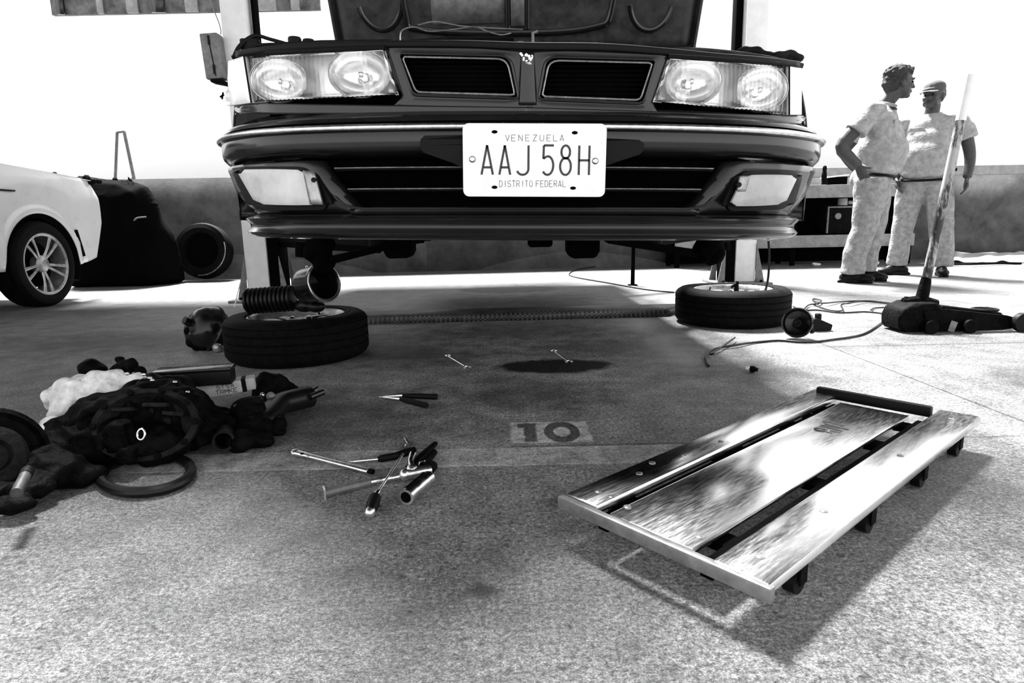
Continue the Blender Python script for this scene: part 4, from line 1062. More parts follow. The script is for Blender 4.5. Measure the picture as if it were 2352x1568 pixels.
# lamp / pump beside the right wheel
c = g(1842, 778); t = thing('inspection_lamp', 'round black inspection lamp lying against the right loose wheel', 'lamp', (c.x, c.y, 0))
cc = at(1832, 748, c.y); cc.z = .075; ax = Vector((-.62, -.75, .22)).normalized(); T = Matrix.Translation(cc) @ align(ax)
b = MB(); b.lathe([(.001, -.045), (.03, -.045), (.055, -.03), (.066, -.006), (.070, .01), (.066, .022), (.060, .020), (.054, .004), (.03, -.008), (.001, -.010)], 36, T); b.build('shell', M['glossblack'], t, world=True)
b = MB(); b.lathe([(.018, -.008), (.018, .012), (.012, .014), (.001, .010)], 20, T); b.build('hub', M['black_plastic'], t, world=True)
b = MB(); hp = [T @ Vector((-.02, .06, -.03)), at(1838, 724, c.y + .05), at(1856, 736, c.y), at(1866, 764, c.y - .04)]; b.tube(spline(hp, 5), .010, 8); b.build('handle', M['black_plastic'], t, world=True)
c = g(1884, 760); t = thing('clamp', 'black plastic clamp block lying right of the round inspection lamp', 'clamp', (c.x, c.y, 0))
pts = [(-.045, .0), (-.047, .055), (-.03, .062), (.005, .05), (.055, .028), (.05, .0)]
b = MB(); b.prism(pts, .05, Matrix.Translation(Vector((c.x, c.y + .04, .003))) @ Matrix.Rotation(R(90), 4, 'X')); b.build('body', M['black_plastic'], t, world=True, bevel=.004)
b = MB(); b.box(Vector((c.x - .045, c.y + .015, .072)), (.014, .02, .016), None, .004); b.box(Vector((c.x - .008, c.y + .015, .066)), (.026, .03, .04), None, .008); b.build('knob', M['black_plastic'], t, world=True)

# ================================================================== TROLLEY JACK
JY = 2.98
jk = thing('trolley_jack', 'black trolley jack with a long upright worn handle at the right edge', 'jack', (g(2110, 760).x, JY, 0))
def J(px, py, dy=0): return at(px, py, JY + dy)
def slab(pxs, y0, y1, name, m, bev=.006):
    P = [J(x, y) for x, y in pxs]; n = len(P)
    for p in P: p.z = max(p.z, .004)
    tri = tessellate_polygon([[Vector((p.x, p.z, 0)) for p in P]])
    A_ = [Vector((p.x, JY + y0, p.z)) for p in P]; B_ = [Vector((p.x, JY + y1, p.z)) for p in P]
    b = MB(); b.add(A_ + B_, [tuple(t_) for t_ in tri] + [tuple(i + n for i in reversed(t_)) for t_ in tri] + [(i, (i + 1) % n, (i + 1) % n + n, i + n) for i in range(n)])
    return b.build(name, m, jk, world=True, bevel=bev)
for y0 in (-.09, .07):
    slab([(2095, 708), (2150, 704), (2280, 718), (2318, 728), (2318, 744), (2270, 750), (2200, 762), (2130, 768), (2100, 764)], y0, y0 + .014, 'side_plate', M['greasy'])
slab([(2042, 724), (2052, 704), (2078, 692), (2130, 690), (2140, 700), (2138, 745), (2120, 760), (2050, 756), (2042, 745)], -.085, .075, 'pump_housing', M['greasy'], .014)
b = MB(); b.tube([J(2075, 694), J(2115, 690), J(2150, 698)], [.022, .028, .022], 10); b.build('yoke', M['greasy'], jk, world=True)
b = MB(); b.tube([J(2078, 686), J(2098, 688)], .012, 8); b.build('release_lever', M['greasy'], jk, world=True)
b = MB(); b.tube([J(2115, 696), J(2126, 648), J(2128, 636)], [.030, .024, .020], 14); b.build('handle_socket', M['greasy'], jk, world=True)
t_ = NT('flaking_handle_paint'); nz = t_.noise(9, 5, .7, stretch=(1, 1, .35)); t_.L(t_.grey(t_.ramp(nz, .50, .58, .010, .38)), t_.b.inputs['Base Color']); t_.set(Roughness=.5)
h0, h1 = J(2126, 650), J(2229, 172)
b = MB(); b.tube([h0.lerp(h1, k / 10) for k in range(11)], [.0205] * 9 + [.0195, .0195], 18); b.build('handle', t_.m, jk, world=True)
b = MB(); a_, c_ = h0.lerp(h1, .79), h0.lerp(h1, 1.0); b.tube([a_, c_], .021, 18); b.build('grip', M['whitepaint'], jk, world=True)
b = MB(); b.ball(h0.lerp(h1, .56) + Vector((.025, 0, 0)), .008); b.build('handle_bolt', M['greasy'], jk, world=True)
slab([(2140, 706), (2160, 700), (2290, 716), (2300, 726), (2150, 728)], -.03, .03, 'lift_arm', M['greasy'])
c = J(2262, 712); b = MB(); b.tube([c + Vector((.052 * math.cos(a * PI / 10), .05 * math.sin(a * PI / 10), .004)) for a in range(20)], .006, 8, closed=True)
b.tube([c + Vector((-.04, 0, .004)), c + Vector((.04, 0, .004))], .005, 8); b.tube([c + Vector((0, 0, -.03)), c + Vector((0, 0, .004))], .012, 10); b.build('saddle', M['greasy_grey'], jk, world=True)
for px, dy in ((2306, -.108), (2306, .108)):
    c = J(px, 742); c.z = .044; c.y = JY + dy; b = MB(); b.cyl(c + Vector((0, -.015, 0)), c + Vector((0, .015, 0)), .044, n=28); b.build('front_roller', M['black_plastic'], jk, world=True)
for px, dy in ((2100, -.115), (2100, .105), (2186, -.115)):
    c = J(px, 752); c.z = .032; c.y = JY + dy; b = MB(); b.cyl(c + Vector((0, -.014, 0)), c + Vector((0, .014, 0)), .032, n=24); b.build('rear_castor', M['greasy'], jk, world=True)
b = MB(); b.cyl(J(2310, 736, -.09), J(2310, 736, .09), .012); b.build('axle', M['greasy'], jk, world=True)
b = MB(); c = J(2188, 752, -.13); c.z = .035; b.box(c, (.03, .006, .05), Matrix.Rotation(.3, 4, 'Y'), .002); b.build('caster_flap', M['steelgrey'], jk, world=True)
# ================================================================== HEAP OF GEARBOX PARTS (LEFT FOREGROUND)
def P_(px, py, Y): return at(px, py, Y)
gx = thing('gearbox', 'big greasy black gearbox casting lying in the left foreground heap', 'gearbox', (-.86, 1.46, 0))
b = MB()
for px, py, Y, r in ((170, 1015, 1.45, (.08, .09, .06)), (250, 975, 1.50, (.10, .10, .08)), (330, 955, 1.52, (.10, .10, .085)), (410, 960, 1.55, (.08, .10, .08)), (470, 970, 1.6, (.06, .07, .045)), (250, 1040, 1.42, (.10, .06, .06)), (350, 1040, 1.42, (.09, .06, .05)),
                     (430, 1010, 1.52, (.08, .06, .05)), (150, 1070, 1.38, (.08, .07, .05)), (520, 985, 1.62, (.06, .06, .035)), (300, 905, 1.58, (.08, .06, .04)), (385, 900, 1.6, (.07, .06, .045)), (330, 880, 1.58, (.05, .05, .02))):
    c = P_(px, py, Y); c.z = max(c.z, r[2] * .95); b.ball(c, r)
for px, py, Y, d_, a_ in ((230, 950, 1.44, (.09, .06, .05), .3), (300, 930, 1.46, (.07, .05, .06), -.2), (390, 930, 1.48, (.06, .06, .08), .2), (200, 1000, 1.40, (.10, .05, .03), .5), (280, 1000, 1.38, (.05, .05, .07), 0), (430, 970, 1.48, (.07, .05, .05), .3), (360, 890, 1.52, (.09, .05, .03), .1), (150, 985, 1.42, (.06, .04, .05), .7), (460, 1000, 1.5, (.05, .05, .05), -.4)):
    b.box(P_(px, py, Y), d_, Matrix.Rotation(a_, 4, 'Y') @ Matrix.Rotation(a_ * 2, 4, 'Z'))
for px, py, Y, r_ in ((250, 930, 1.45, .022), (345, 915, 1.48, .018), (410, 985, 1.46, .020), (190, 1030, 1.38, .024), (300, 1040, 1.36, .02)):
    c = P_(px, py, Y); b.cyl(c + Vector((0, -.03, 0)), c + Vector((0, .04, 0)), r_, n=12)
b.build('casing', M['greasy'], gx, world=True, remesh=.0065, soft=1, disp=(.010, 38))
# bell housing flange facing the viewer, with ribs and bolts
fc = P_(335, 975, 1.40); fax = Vector((.12, -.86, .42)).normalized(); T = Matrix.Translation(fc) @ align(fax)
b = MB(); b.lathe([(.055, -.08), (.098, -.05), (.112, -.008), (.118, -.006), (.118, .006), (.104, .008), (.098, -.004), (.085, -.03), (.05, -.045), (.001, -.045)], 44, T @ Matrix.Scale(.72, 4, (0, 1, 0))); fl = b.build('bell_housing', M['greasy_grey'], gx, world=True)
for k in range(10):
    a = 2 * PI * k / 10; b = MB(); b.lathe([(.008, 0), (.008, .008), (.002, .009)], 6, T @ Matrix.Translation((.111 * math.cos(a), .080 * math.sin(a), .006))); b.build('bolt', M['greasy'], fl, world=True)
for k, (px, py, w) in enumerate(((280, 940, .07), (360, 930, .06), (330, 1020, .09), (400, 1010, .05), (230, 990, .05), (400, 950, .05))):
    c = P_(px, py, 1.415); b = MB(); b.box(c, (w, .02, .010), Matrix.Rotation(.2 * math.sin(k * 3), 4, 'Y') @ Matrix.Rotation(R(-20), 4, 'X'), .003); b.build('rib', M['greasy_grey'], gx, world=True)
b = MB(); c = P_(324, 997, 1.325); T2 = Matrix.Translation(c) @ align((0.1, -.8, .3)); b.tube([T2 @ Vector((.008 * math.cos(a * PI / 8), .012 * math.sin(a * PI / 8), .0)) for a in range(16)], .0022, 6, closed=True); b.build('lifting_eye', M['chrome'], gx, world=True)
# output pipe, open towards the viewer
c = P_(513, 1013, 1.46); T = Matrix.Translation(c) @ align((.35, -.86, .12)); b = MB(); b.lathe([(.019, -.10), (.026, -.10), (.026, 0), (.020, 0)], 28, T, wrap=True); b.build('output_pipe', M['greasy_grey'], gx, world=True)
b = MB(); b.lathe([(.0195, -.03), (.001, -.03), (.001, -.035), (.0195, -.035)], 20, T, wrap=False); b.build('pipe_bore', M['black_void'], gx, world=True)
# breather cluster with chrome screws on top
b = MB()
for px, py, r in ((425, 905, .022), (434, 925, .018), (440, 945, .020), (420, 945, .018)): b.ball(P_(px, py, 1.55), r)
cl = b.build('solenoid', M['greasy'], gx, world=True, remesh=.004, soft=1)
for px, py in ((431, 900), (437, 952), (292, 858), (330, 860), (345, 868), (350, 873), (402, 877)):
    b = MB(); b.ball(P_(px, py, 1.49), (.006, .004, .0035)); b.build('bright_screw', M['chrome'], gx, world=True)
# selector rod
b = MB(); b.tube([P_(564, 952, 1.60), P_(548, 990, 1.55)], [.006, .003], 8); b.ball(P_(565, 951, 1.60), (.010, .006, .006)); b.build('selector_rod', M['alloy'], gx, world=True)
# rag draped over the casting
b = MB()
for px, py, Y, r in ((126, 912, 1.58, (.028, .03, .030)), (158, 908, 1.57, (.045, .035, .042)), (150, 935, 1.54, (.035, .03, .028)), (190, 888, 1.60, (.045, .03, .030)), (235, 876, 1.60, (.052, .03, .030)), (280, 870, 1.62, (.045, .03, .020)), (205, 905, 1.57, (.03, .03, .028)), (318, 868, 1.62, (.03, .02, .012)), (250, 890, 1.58, (.03, .03, .02)), (130, 955, 1.52, (.02, .02, .02))):
    b.ball(P_(px, py, Y - .05), r)
single(b.build('rag', M['rag'], remesh=.006, soft=4, disp=(.016, 30)), 'crumpled pale grey rag draped over the top left of the gearbox heap', 'rag')
# pale funnel / cloth cone
c0, c1 = P_(120, 975, 1.45), P_(90, 1016, 1.36)
fn_ = thing('plastic_spout', 'pale cone-shaped plastic spout at the left side of the gearbox', 'spout', (c0.x, c0.y, 0))
b = MB(); b.tube([c0, c0.lerp(c1, .5), c1], [.028, .018, .009], 16, flat=.8); b.build('cone', M['rag'], fn_, world=True)
b = MB(); b.ball(P_(87, 1021, 1.35), (.008, .006, .006)); b.build('tip', M['plate_white'], fn_, world=True)
# small dark parts behind the rag
b = MB(); b.ball(P_(205, 845, 1.72), (.032, .03, .026)); b.ball(P_(222, 850, 1.72), (.025, .03, .018)); b.tube([P_(205, 850, 1.72), g(205, 905, .02)], .024, 8)
single(b.build('rubber_mount', M['greasy'], remesh=.006, soft=1, disp=(.006, 40)), 'black rubber mount behind the left end of the rag', 'rubber mount')
b = MB(); b.tube([P_(250, 862, 1.70), P_(285, 840, 1.72), P_(308, 832, 1.72)], [.012, .022, .014], 8); b.ball(P_(275, 826, 1.74), (.016, .012, .010)); b.ball(P_(303, 838, 1.70), (.016, .016, .022)); b.tube([P_(285, 845, 1.72), g(280, 895, .02)], .022, 8)
single(b.build('engine_mount', M['greasy'], remesh=.005, soft=1, disp=(.006, 40)), 'black engine mount bracket behind the right end of the rag', 'bracket')
b = MB(); b.tube([P_(312, 848, 1.70), P_(326, 850, 1.70), P_(336, 856, 1.70)], [.012, .012, .005], 8); b.tube([P_(326, 852, 1.70), g(330, 880, .015)], .012, 8)
single(b.build('hose_stub', M['greasy'], remesh=.004), 'small black hose stub between the bracket and the long black box', 'hose')
# long black box
q = [P_(350, 862, 1.66), P_(528, 843, 1.70)]
bx0, bx1 = q[0], q[1]; d = (bx1 - bx0); d.z = 0; aa = math.atan2(d.y, d.x); ctr = (bx0 + bx1) / 2; h_ = .052; topz = bx1.z
t = thing('long_box', 'long black flat-lidded box lying on the back of the heap', 'box', (ctr.x, ctr.y, topz - h_), aa)
Lb = d.length
b = MB(); b.box((0, .03, h_ / 2 - .003), (Lb, .06, h_ - .010), None, .004); b.build('body', M['black_plastic'], t)
b = MB(); b.box((0, .03, h_ - .006), (Lb + .004, .066, .010), None, .003); b.build('lid', M['glossblack'], t)
# pale printed carton
p0, p1 = P_(457, 902, 1.70), P_(558, 886, 1.74); d = p1 - p0; d.z = 0; aa = math.atan2(d.y, d.x); ctr = (p0 + p1) / 2
Lc = d.length; hc = .036
t = thing('parts_carton', 'pale printed spare-parts carton tucked under the long black box', 'carton', (ctr.x, ctr.y, ctr.z - hc / 2), aa, rot=(0, R(-4), aa))
b = MB(); b.box((0, .025, hc / 2), (Lc, .05, hc), None, .002); cb_ = b.build('carton', M['cardboard'], t)
b = MB(); b.box((Lc / 2 + .004, .025, hc / 2), (.012, .051, hc + .001), None, .001); b.build('end_band', M['greasy'], t)
b = MB(); b.box((Lc / 2 + .022, .025, hc / 2 + .001), (.024, .048, hc - .002), None, .001); b.build('end_flap', M['cardboard'], t)
def word(txt, x, z, w, h, gap, name, sw=.0016):
    L_ = []
    for i, ch in enumerate(txt): L_ += [[(a, c) for a, c in ln] for ln in G(ch, x + i * (w + gap), z, w, h)]
    bpy.context.view_layer.update()
    strokes(L_, sw, name, M['ink'], cb_, z=.0005, T=t.matrix_basis @ Matrix.Rotation(R(90), 4, 'X'), thick=.0008)
word('STSA', -.010, .0195, .0085, .010, .004, 'print_upper')
word('TRMKE', -.014, .004, .0088, .012, .003, 'print_lower', .002)
# black filter housing on the right of the heap and curved hose
b = MB()
for px, py, Y, r in ((612, 885, 1.86, (.04, .04, .045)), (600, 900, 1.84, (.03, .03, .03)), (640, 880, 1.88, (.03, .03, .03)), (625, 915, 1.86, (.05, .04, .03)), (660, 900, 1.9, (.04, .04, .03))):
    c = P_(px, py, Y); c.z = max(c.z, r[2] * .95); b.ball(c, r)
single(b.build('thermostat_housing', M['greasy'], remesh=.006, soft=1, disp=(.010, 30)), 'black thermostat housing standing behind the curved hose', 'housing')
for i, (px, py, r, mm, nm, lb) in enumerate(((603, 907, .008, 'chrome', 'ball_joint', 'small bright ball joint between the carton and the curved hose'), (622, 910, .013, 'steelgrey', 'rubber_bush', 'grey round bush beside the small bright ball joint'))):
    c = P_(px, py, 1.72); b = MB(); b.ball(c, r); b.tube([c, Vector((c.x, c.y + .01, .004))], r * .7, 8)
    single(b.build(nm, M[mm]), lb, 'joint')
b = MB(); hp = [P_(572, 975, 1.56), P_(600, 962, 1.60), P_(618, 935, 1.66), P_(640, 912, 1.74), P_(680, 902, 1.80), P_(710, 900, 1.84)]
for p, zz in zip(hp, (.035, .038, .042, .046, .044, .04)): p.z = zz
b.tube(spline(hp, 6), .034, 20, flat=.95)
rh = thing('radiator_hose', 'curved black rubber hose at the right end of the heap', 'hose', (hp[2].x, hp[2].y, 0)); b.build('hose', M['rubber_hose'], rh, world=True)
for px, py in (((708, 905), (728, 893)), ((712, 912), (742, 900))):
    a_, c_ = g(*px, .050), g(*py, .055); b = MB(); b.tube([a_, c_], .010, 10); b.build('stub', M['glossblack'], rh, world=True)
# two long black bars (wishbone) crossing the heap
for i, (a_, c_, lb) in enumerate((((536, 932), (602, 908), 'thin black rod across the heap below the carton, upper of two'), ((545, 936), (580, 915), 'thin black rod across the heap below the carton, lower of two'))):
    b = MB(); b.tube([P_(*a_, 1.60), P_(*c_, 1.66)], .004, 8); b.tube([P_(*a_, 1.60), P_(a_[0] + 18, a_[1] + 3, 1.60)], .003, 8)
    single(b.build('tie_rod', M['glossblack']), lb, 'rod')
b = MB()
for px, py, Y, r in ((590, 985, 1.58, (.05, .05, .035)), (620, 975, 1.62, (.05, .04, .03)), (560, 1010, 1.50, (.04, .04, .03)), (600, 1010, 1.52, (.035, .03, .02)), (575, 950, 1.62, (.05, .04, .05)), (640, 1000, 1.6, (.025, .02, .012))):
    c = P_(px, py, Y); c.z = max(r[2] * .95, min(c.z, .08)); b.ball(c, r)
single(b.build('starter_motor', M['greasy'], remesh=.006, soft=1, disp=(.012, 26)), 'greasy black starter motor beside the open pipe end', 'starter motor')
# rubber drive belt ring on the floor
c = g(335, 1092, .0); b = MB()
pts = [g(335 + 104 * math.cos(a * PI / 24) , 1088 + 42 * math.sin(a * PI / 24) - 8 * math.cos(a * PI / 24), .012) for a in range(48)]
b.tube(pts, .012, 10, closed=True); single(b.build('drum_ring', M['rubber_hose']), 'black rubber ring lying flat on the floor in front of the gearbox', 'ring')
# brake disc and shock absorber at the left edge
c = at(15, 1060, 1.20); t = thing('brake_drum', 'dark round brake drum standing at the extreme left edge', 'brake drum', (c.x, c.y, 0))
ax = Vector((.72, -.52, .36)).normalized(); T = Matrix.Translation(at(-22, 1050, 1.22)) @ align(ax)
b = MB(); b.lathe([(.001, -.05), (.10, -.05), (.105, -.02), (.105, .0), (.095, .004), (.088, -.01), (.06, -.02), (.001, -.02)], 44, T); b.build('drum', M['greasy'], t, world=True)
b = MB(); b.lathe([(.06, -.02), (.062, .015), (.05, .022), (.034, .022), (.03, .0), (.001, -.002)], 36, T); b.build('hub', M['greasy_grey'], t, world=True)
for i, (a_, c_, r, lb) in enumerate((((58, 1092), (38, 1132), .010, 'dull steel shock absorber tube at the lower left corner of the heap'), )):
    p0, p1 = at(*a_, 1.12), at(*c_, 1.06); p0.z = max(p0.z, .012); p1.z = max(p1.z, .012)
    t = thing('shock_absorber', lb, 'shock absorber', (p0.x, p0.y, 0))
    b = MB(); b.tube([p0, p1], r, 24); b.build('tube', M['alloy_dark'], t, world=True); b = MB(); b.tube([p0, p0 + (p0 - p1).normalized() * .02], r * 1.12, 24); b.build('collar', M['greasy_grey'], t, world=True)
b = MB()
for px, py, Y, r in ((20, 1000, 1.40, (.06, .05, .05)), (0, 1010, 1.40, (.06, .05, .06)), (70, 1060, 1.30, (.08, .06, .045)), (110, 1080, 1.28, (.08, .06, .04)), (70, 1120, 1.20, (.05, .04, .02)), (-40, 1150, 1.2, (.08, .06, .03)), (170, 1100, 1.30, (.07, .05, .025)), (20, 1160, 1.14, (.05, .03, .02))):
    c = P_(px, py, Y); c.z = max(r[2] * .95, c.z); b.ball(c, r)
single(b.build('steering_rack', M['greasy'], remesh=.006, soft=1, disp=(.010, 38)), 'black greasy steering knuckle lump filling the left edge of the heap', 'steering knuckle')
# ================================================================== WHITE CAR AT THE LEFT
WA = R(90.5)
wc = thing('parked_car', 'white parked car at the left edge with its front bumper missing', 'car', (-3.468, 4.712, 0), WA)
def wside(side):
    b = MB(); AR, HZ = .375, .315
    def ztop(x): return .975 + .06 * min(1, max(0, (.79 - x) / 1.2))
    def fn(u, v):
        x = .79 - 4.4 * u ** 1.5
        zb = .29 + .04 * max(0, (x - .36) / .4)
        for wx in (0, -2.65):
            d = abs(x - wx)
            if d < AR: zb = max(zb, HZ + math.sqrt(AR * AR - d * d) * 1.0)
        z = zb + (ztop(x) - zb) * v
        y = .0 + .10 * max(0, v - .62) ** 2 * 3.0 + .03 * (1 - v) ** 2 + .25 * max(0, (x - .35)) ** 2
        flare = .018 if (abs(math.hypot(x, z - HZ) - AR) < .05 or abs(math.hypot(x + 2.65, z - HZ) - AR) < .05) else 0
        # front edge steps back below the lamp
        if x > .5: x = x - .05 * max(0, 1 - abs(z - .95) / .12) * (x - .5) / .29 - .10 * max(0, .62 - z) / .3 * (x - .5) / .29
        return (x, (y - flare) if side < 0 else 1.72 - (y - flare), z)
    b.grid(fn, 170, 22); return b
wside(-1).build('near_side_panel', M['carwhite'], wc, solid=0.005, smooth=60)
wside(1).build('far_side_panel', M['carwhite'], wc, solid=0.005, smooth=60)
b = MB(); b.grid(lambda u, v: (.74 - 1.20 * u, .06 + 1.60 * v, .975 + .06 * u + .045 * math.sin(PI * v)), 14, 14); b.build('bonnet', M['carwhite'], wc, solid=0.006, smooth=60)
b = MB(); rg = []
for x, z, hw in ((-.56, 1.05, .80), (-1.25, 1.42, .64), (-1.9, 1.47, .62), (-2.7, 1.40, .62), (-3.25, 1.10, .74), (-3.6, 1.04, .76)):
    rg.append([(x, .86 - hw - .04, 1.0), (x, .86 - hw, z - .03), (x, .86 - hw * .85, z), (x, .86 + hw * .85, z), (x, .86 + hw, z - .03), (x, .86 + hw + .04, 1.0)])
b.rings(rg, closed=False, caps=False); b.build('roof', M['carwhite'], wc, solid=0.01)
b = MB(); b.grid(lambda u, v: (-.48 - .66 * v, .86 + (u - .5) * (1.56 - .30 * v), 1.045 + .365 * v), 6, 6); b.build('windscreen', M['dullglass'], wc, solid=-0.006)
b = MB(); b.add([(-.74, .035, 1.08), (-1.28, .205, 1.385), (-2.6, .20, 1.37), (-3.0, .10, 1.09)], [(0, 1, 2, 3)]); b.build('side_window', M['dullglass'], wc, solid=-0.006)
b = MB(); b.box((.62, .86, .58), (.12, 1.35, .62), None, .02); b.box((.66, .86, .88), (.10, 1.4, .10), None, .02); b.box((-.0, .86, .62), (.8, 1.1, .5)); b.build('radiator_support', M['black_void'], wc)
b = MB()
for k in range(7): b.ball((.78 + rnd.uniform(-.05, .05), .08 + rnd.uniform(-.07, .06), .975 + rnd.uniform(-.03, .04)), rnd.uniform(.014, .028))
b.build('lamp_bracket', M['greasy'], wc, disp=(.008, 50))
b = MB(); b.tube([(.40, .19, .31 + .33 * math.sin(a)) if False else (.0 + .378 * math.cos(a), .10, .315 + .378 * math.sin(a)) for a in [PI * k / 24 for k in range(-3, 28)]], .05, 8, flat=1.6); b.build('arch_liner', M['black_void'], wc)
b = MB(); b.box((.40, .08, .46), (.03, .16, .22), Matrix.Rotation(R(-14), 4, 'Y'), .006); b.build('mud_flap', M['black_void'], wc)
b = MB(); b.box((-.28, -.004, .842), (.13, .012, .012), None, .003); b.build('trim_slit', M['black_plastic'], wc)
b = MB(); b.lathe([(.018, 0), (.014, .016), (.004, .02)], 14, Matrix.Translation((.45, .16, 1.005))); b.build('washer_nozzle', M['black_plastic'], wc)
b = MB(); b.box((-1.4, .86, .30), (3.8, 1.45, .16)); b.build('underbody', M['black_void'], wc)
def car_wheel(x, y, lab):
    e = bpy.data.objects.new('road_wheel', None); COL.objects.link(e); e.parent = wc; e.empty_display_size = .05
    e.location = (x, y + .205, .318); e.rotation_euler = (R(90), 0, 0)
    return e
def wheel_on(e):
    rad, w = .318, .205; rimr = .222
    T = Matrix.Identity(4)
    prof = [(rimr, w * .10), (rimr + .012, w * .035), (rad * .82, 0), (rad * .93, w * .03), (rad * .985, w * .12), (rad, w * .2), (rad, w * .8), (rad * .985, w * .88), (rad * .93, w * .97), (rad * .82, w), (rimr + .012, w * .96), (rimr, w * .9)]
    b = MB(); b.lathe(prof, 72, wrap=True); b.build('tyre', M['rubber'], e)
    prof = [(rimr + .002, w * .93), (rimr + .008, w * .965), (rimr - .002, w * .972), (rimr - .012, w * .93), (rimr - .02, w * .6), (rimr - .012, w * .1), (rimr, w * .05), (rimr + .004, w * .3), (rimr, w * .7)]
    b = MB(); b.lathe(prof, 60, wrap=True); b.build('rim', M['alloy'], e)
    b = MB(); b.lathe([(.001, w * .45), (.17, w * .45), (.17, w * .5), (.001, w * .5)], 40); b.build('brake_disc', M['black_void'], e)
    b = MB(); b.lathe([(.001, w * .55), (.062, w * .55), (.066, w * .80), (.05, w * .87), (.028, w * .90), (.001, w * .90)], 30); b.build('hub', M['alloy'], e)
    for k in range(10):
        a = 2 * PI * k / 10 + (.13 if k % 2 else -.13)
        p = [Vector((.05 * math.cos(a), .05 * math.sin(a), w * .78)), Vector((.13 * math.cos(a), .13 * math.sin(a), w * .86)), Vector(((rimr - .006) * math.cos(a * 1.0), (rimr - .006) * math.sin(a), w * .88))]
        b = MB(); b.tube(spline(p, 4), [.013, .012, .0115, .011, .011, .012, .013, .015, .017], 8, flat=.6); b.build('spoke', M['alloy'], e)
def copy_wheel(src, loc):
    c = src.copy(); COL.objects.link(c); c.parent = wc; c.location = loc
    for ch in list(src.children):
        d = ch.copy(); COL.objects.link(d); d.parent = c
e0 = car_wheel(0, .0, ''); wheel_on(e0); copy_wheel(e0, (-2.65, .205, .318))
# solid black bulk filling the dark area by the white car, tyre leaning on the wall, frame above the wall
c = g(345, 640); t = thing('bulk', 'black tarpaulin standing between the white car and the leaning tyre', 'bulk', (c.x, c.y, 0))
TPX = [(200, 408), (250, 409), (306, 412), (338, 432), (366, 478), (392, 530), (414, 585), (426, 622), (426, 646), (200, 665)]
b = MB()
RG = []
for Y, sx in ((6.25, .72), (6.36, .93), (6.5, 1.0), (6.62, 1.0)):
    pts_ = [at(x, y, 6.6) for x, y in resamp(TPX, 60)]; x0_ = pts_[0].x
    RG.append([Vector((x0_ + (p.x - x0_) * sx, Y, max(.0, p.z * (sx ** .6)))) for p in pts_])
b.rings(RG, True, True)
b.build('sheet', M['black_void'], t, world=True, remesh=.02, soft=4, disp=(.06, 3.5))
b = MB(); b.tube(spline([at(308, 506, 6.26), at(316, 500, 6.24), at(336, 498, 6.24)], 4), .008, 6); b.build('pale_edge', M['steelgrey'], t, world=True)
c = at(492, 568, 7.10); t = thing('tyre', 'bare black tyre leaning against the parapet left of the lift column', 'tyre', (c.x, c.y, 0))
T = Matrix.Translation((c.x, c.y - .14, .30)) @ Matrix.Rotation(R(80), 4, 'X')
b = MB(); b.lathe([(.19, .02), (.24, 0), (.285, .02), (.30, .06), (.30, .14), (.285, .18), (.24, .20), (.19, .18), (.185, .1)], 48, T, wrap=True); b.build('casing', M['rubber'], t, world=True)
b = MB(); b.cyl(T @ Vector((0, 0, .09)), T @ Vector((0, 0, .11)), .19, n=32); b.build('lid', M['black_void'], t, world=True)
b = MB(); b.tube([T @ Vector((.272 * math.cos(R(a)), .272 * math.sin(R(a)), .196)) for a in range(-95, 20, 8)], .006, 6); b.build('sidewall_bead', M['trim_chrome'], t, world=True)
b = MB(); A1, A2, A3, A4 = at(265, 406, 7.6), at(269, 304, 7.6), at(285, 302, 7.6), at(307, 406, 7.6)
for p in (A1, A4): p.z -= 1.05
b.tube([A1, at(265, 406, 7.6), A2], .016, 8); b.tube([A2, A3], .013, 8); b.tube([A3, at(307, 406, 7.6), A4], .018, 8)
single(b.build('pipe_frame', M['steelgrey']), 'thin rusty inverted-U pipe frame rising behind the left parapet', 'frame')
b = MB(); b.tube(spline([at(233, 450, 6.8), at(270, 435, 6.85), at(305, 408, 6.95)], 4), .005, 6); b.tube([at(305, 408, 6.95), at(305, 408, 7.35)], .005, 6)
single(b.build('cable', M['steelgrey']), 'thin cable drooping from the parapet top towards the white car', 'cable')

# ================================================================== WORKBENCH / RACK AT THE RIGHT
wb = thing('workbench', 'long low grey workbench rack in front of the right parapet behind the two men', 'workbench', (3.25, 7.2, 0))
def wbx(name, c, d, m, ch=.005): b = MB(); b.box(c, d, None, ch); return b.build(name, M[m], wb)
wbx('top_board', (0, 0, .829), (2.72, .045, .143), 'beam'); wbx('top_surface', (0, .22, .885), (2.72, .40, .025), 'beam')
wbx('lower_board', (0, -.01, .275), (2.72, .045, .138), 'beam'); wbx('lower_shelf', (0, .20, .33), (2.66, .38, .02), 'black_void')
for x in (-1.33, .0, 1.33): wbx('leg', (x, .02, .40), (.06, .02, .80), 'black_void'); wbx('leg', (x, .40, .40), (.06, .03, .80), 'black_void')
wbx('shade_panel', (0, .41, .44), (2.66, .02, .84), 'black_void')  # black panel added to paint the shade under the bench
def bench_box(px, py, w, h, m, nm, lb, cat):
    c = at(px, py, 7.30); t = thing(nm, lb, cat, (c.x, c.y, c.z))
    b = MB(); b.box((0, 0, h / 2), (w, .16, h), None, .006); b.build('body', M[m], t)
    return t
t = thing('engine_block', 'dark engine block with a pale round port on the lower shelf of the workbench', 'engine block', (at(1915, 540, 7.32).x, 7.34, .342))
b = MB(); b.box((0, 0, .17), (.30, .22, .32), None, .012); b.build('block', M['greasy'], t)
b = MB(); b.tube([(-.13, -.115, .02), (-.13, -.115, .31), (.13, -.115, .31)], .012, 6); b.build('gasket_edge', M['steelgrey'], t)
b = MB(); b.cyl((-.02, -.10, .21), (-.02, -.13, .21), .035); b.build('port', M['steelgrey'], t)
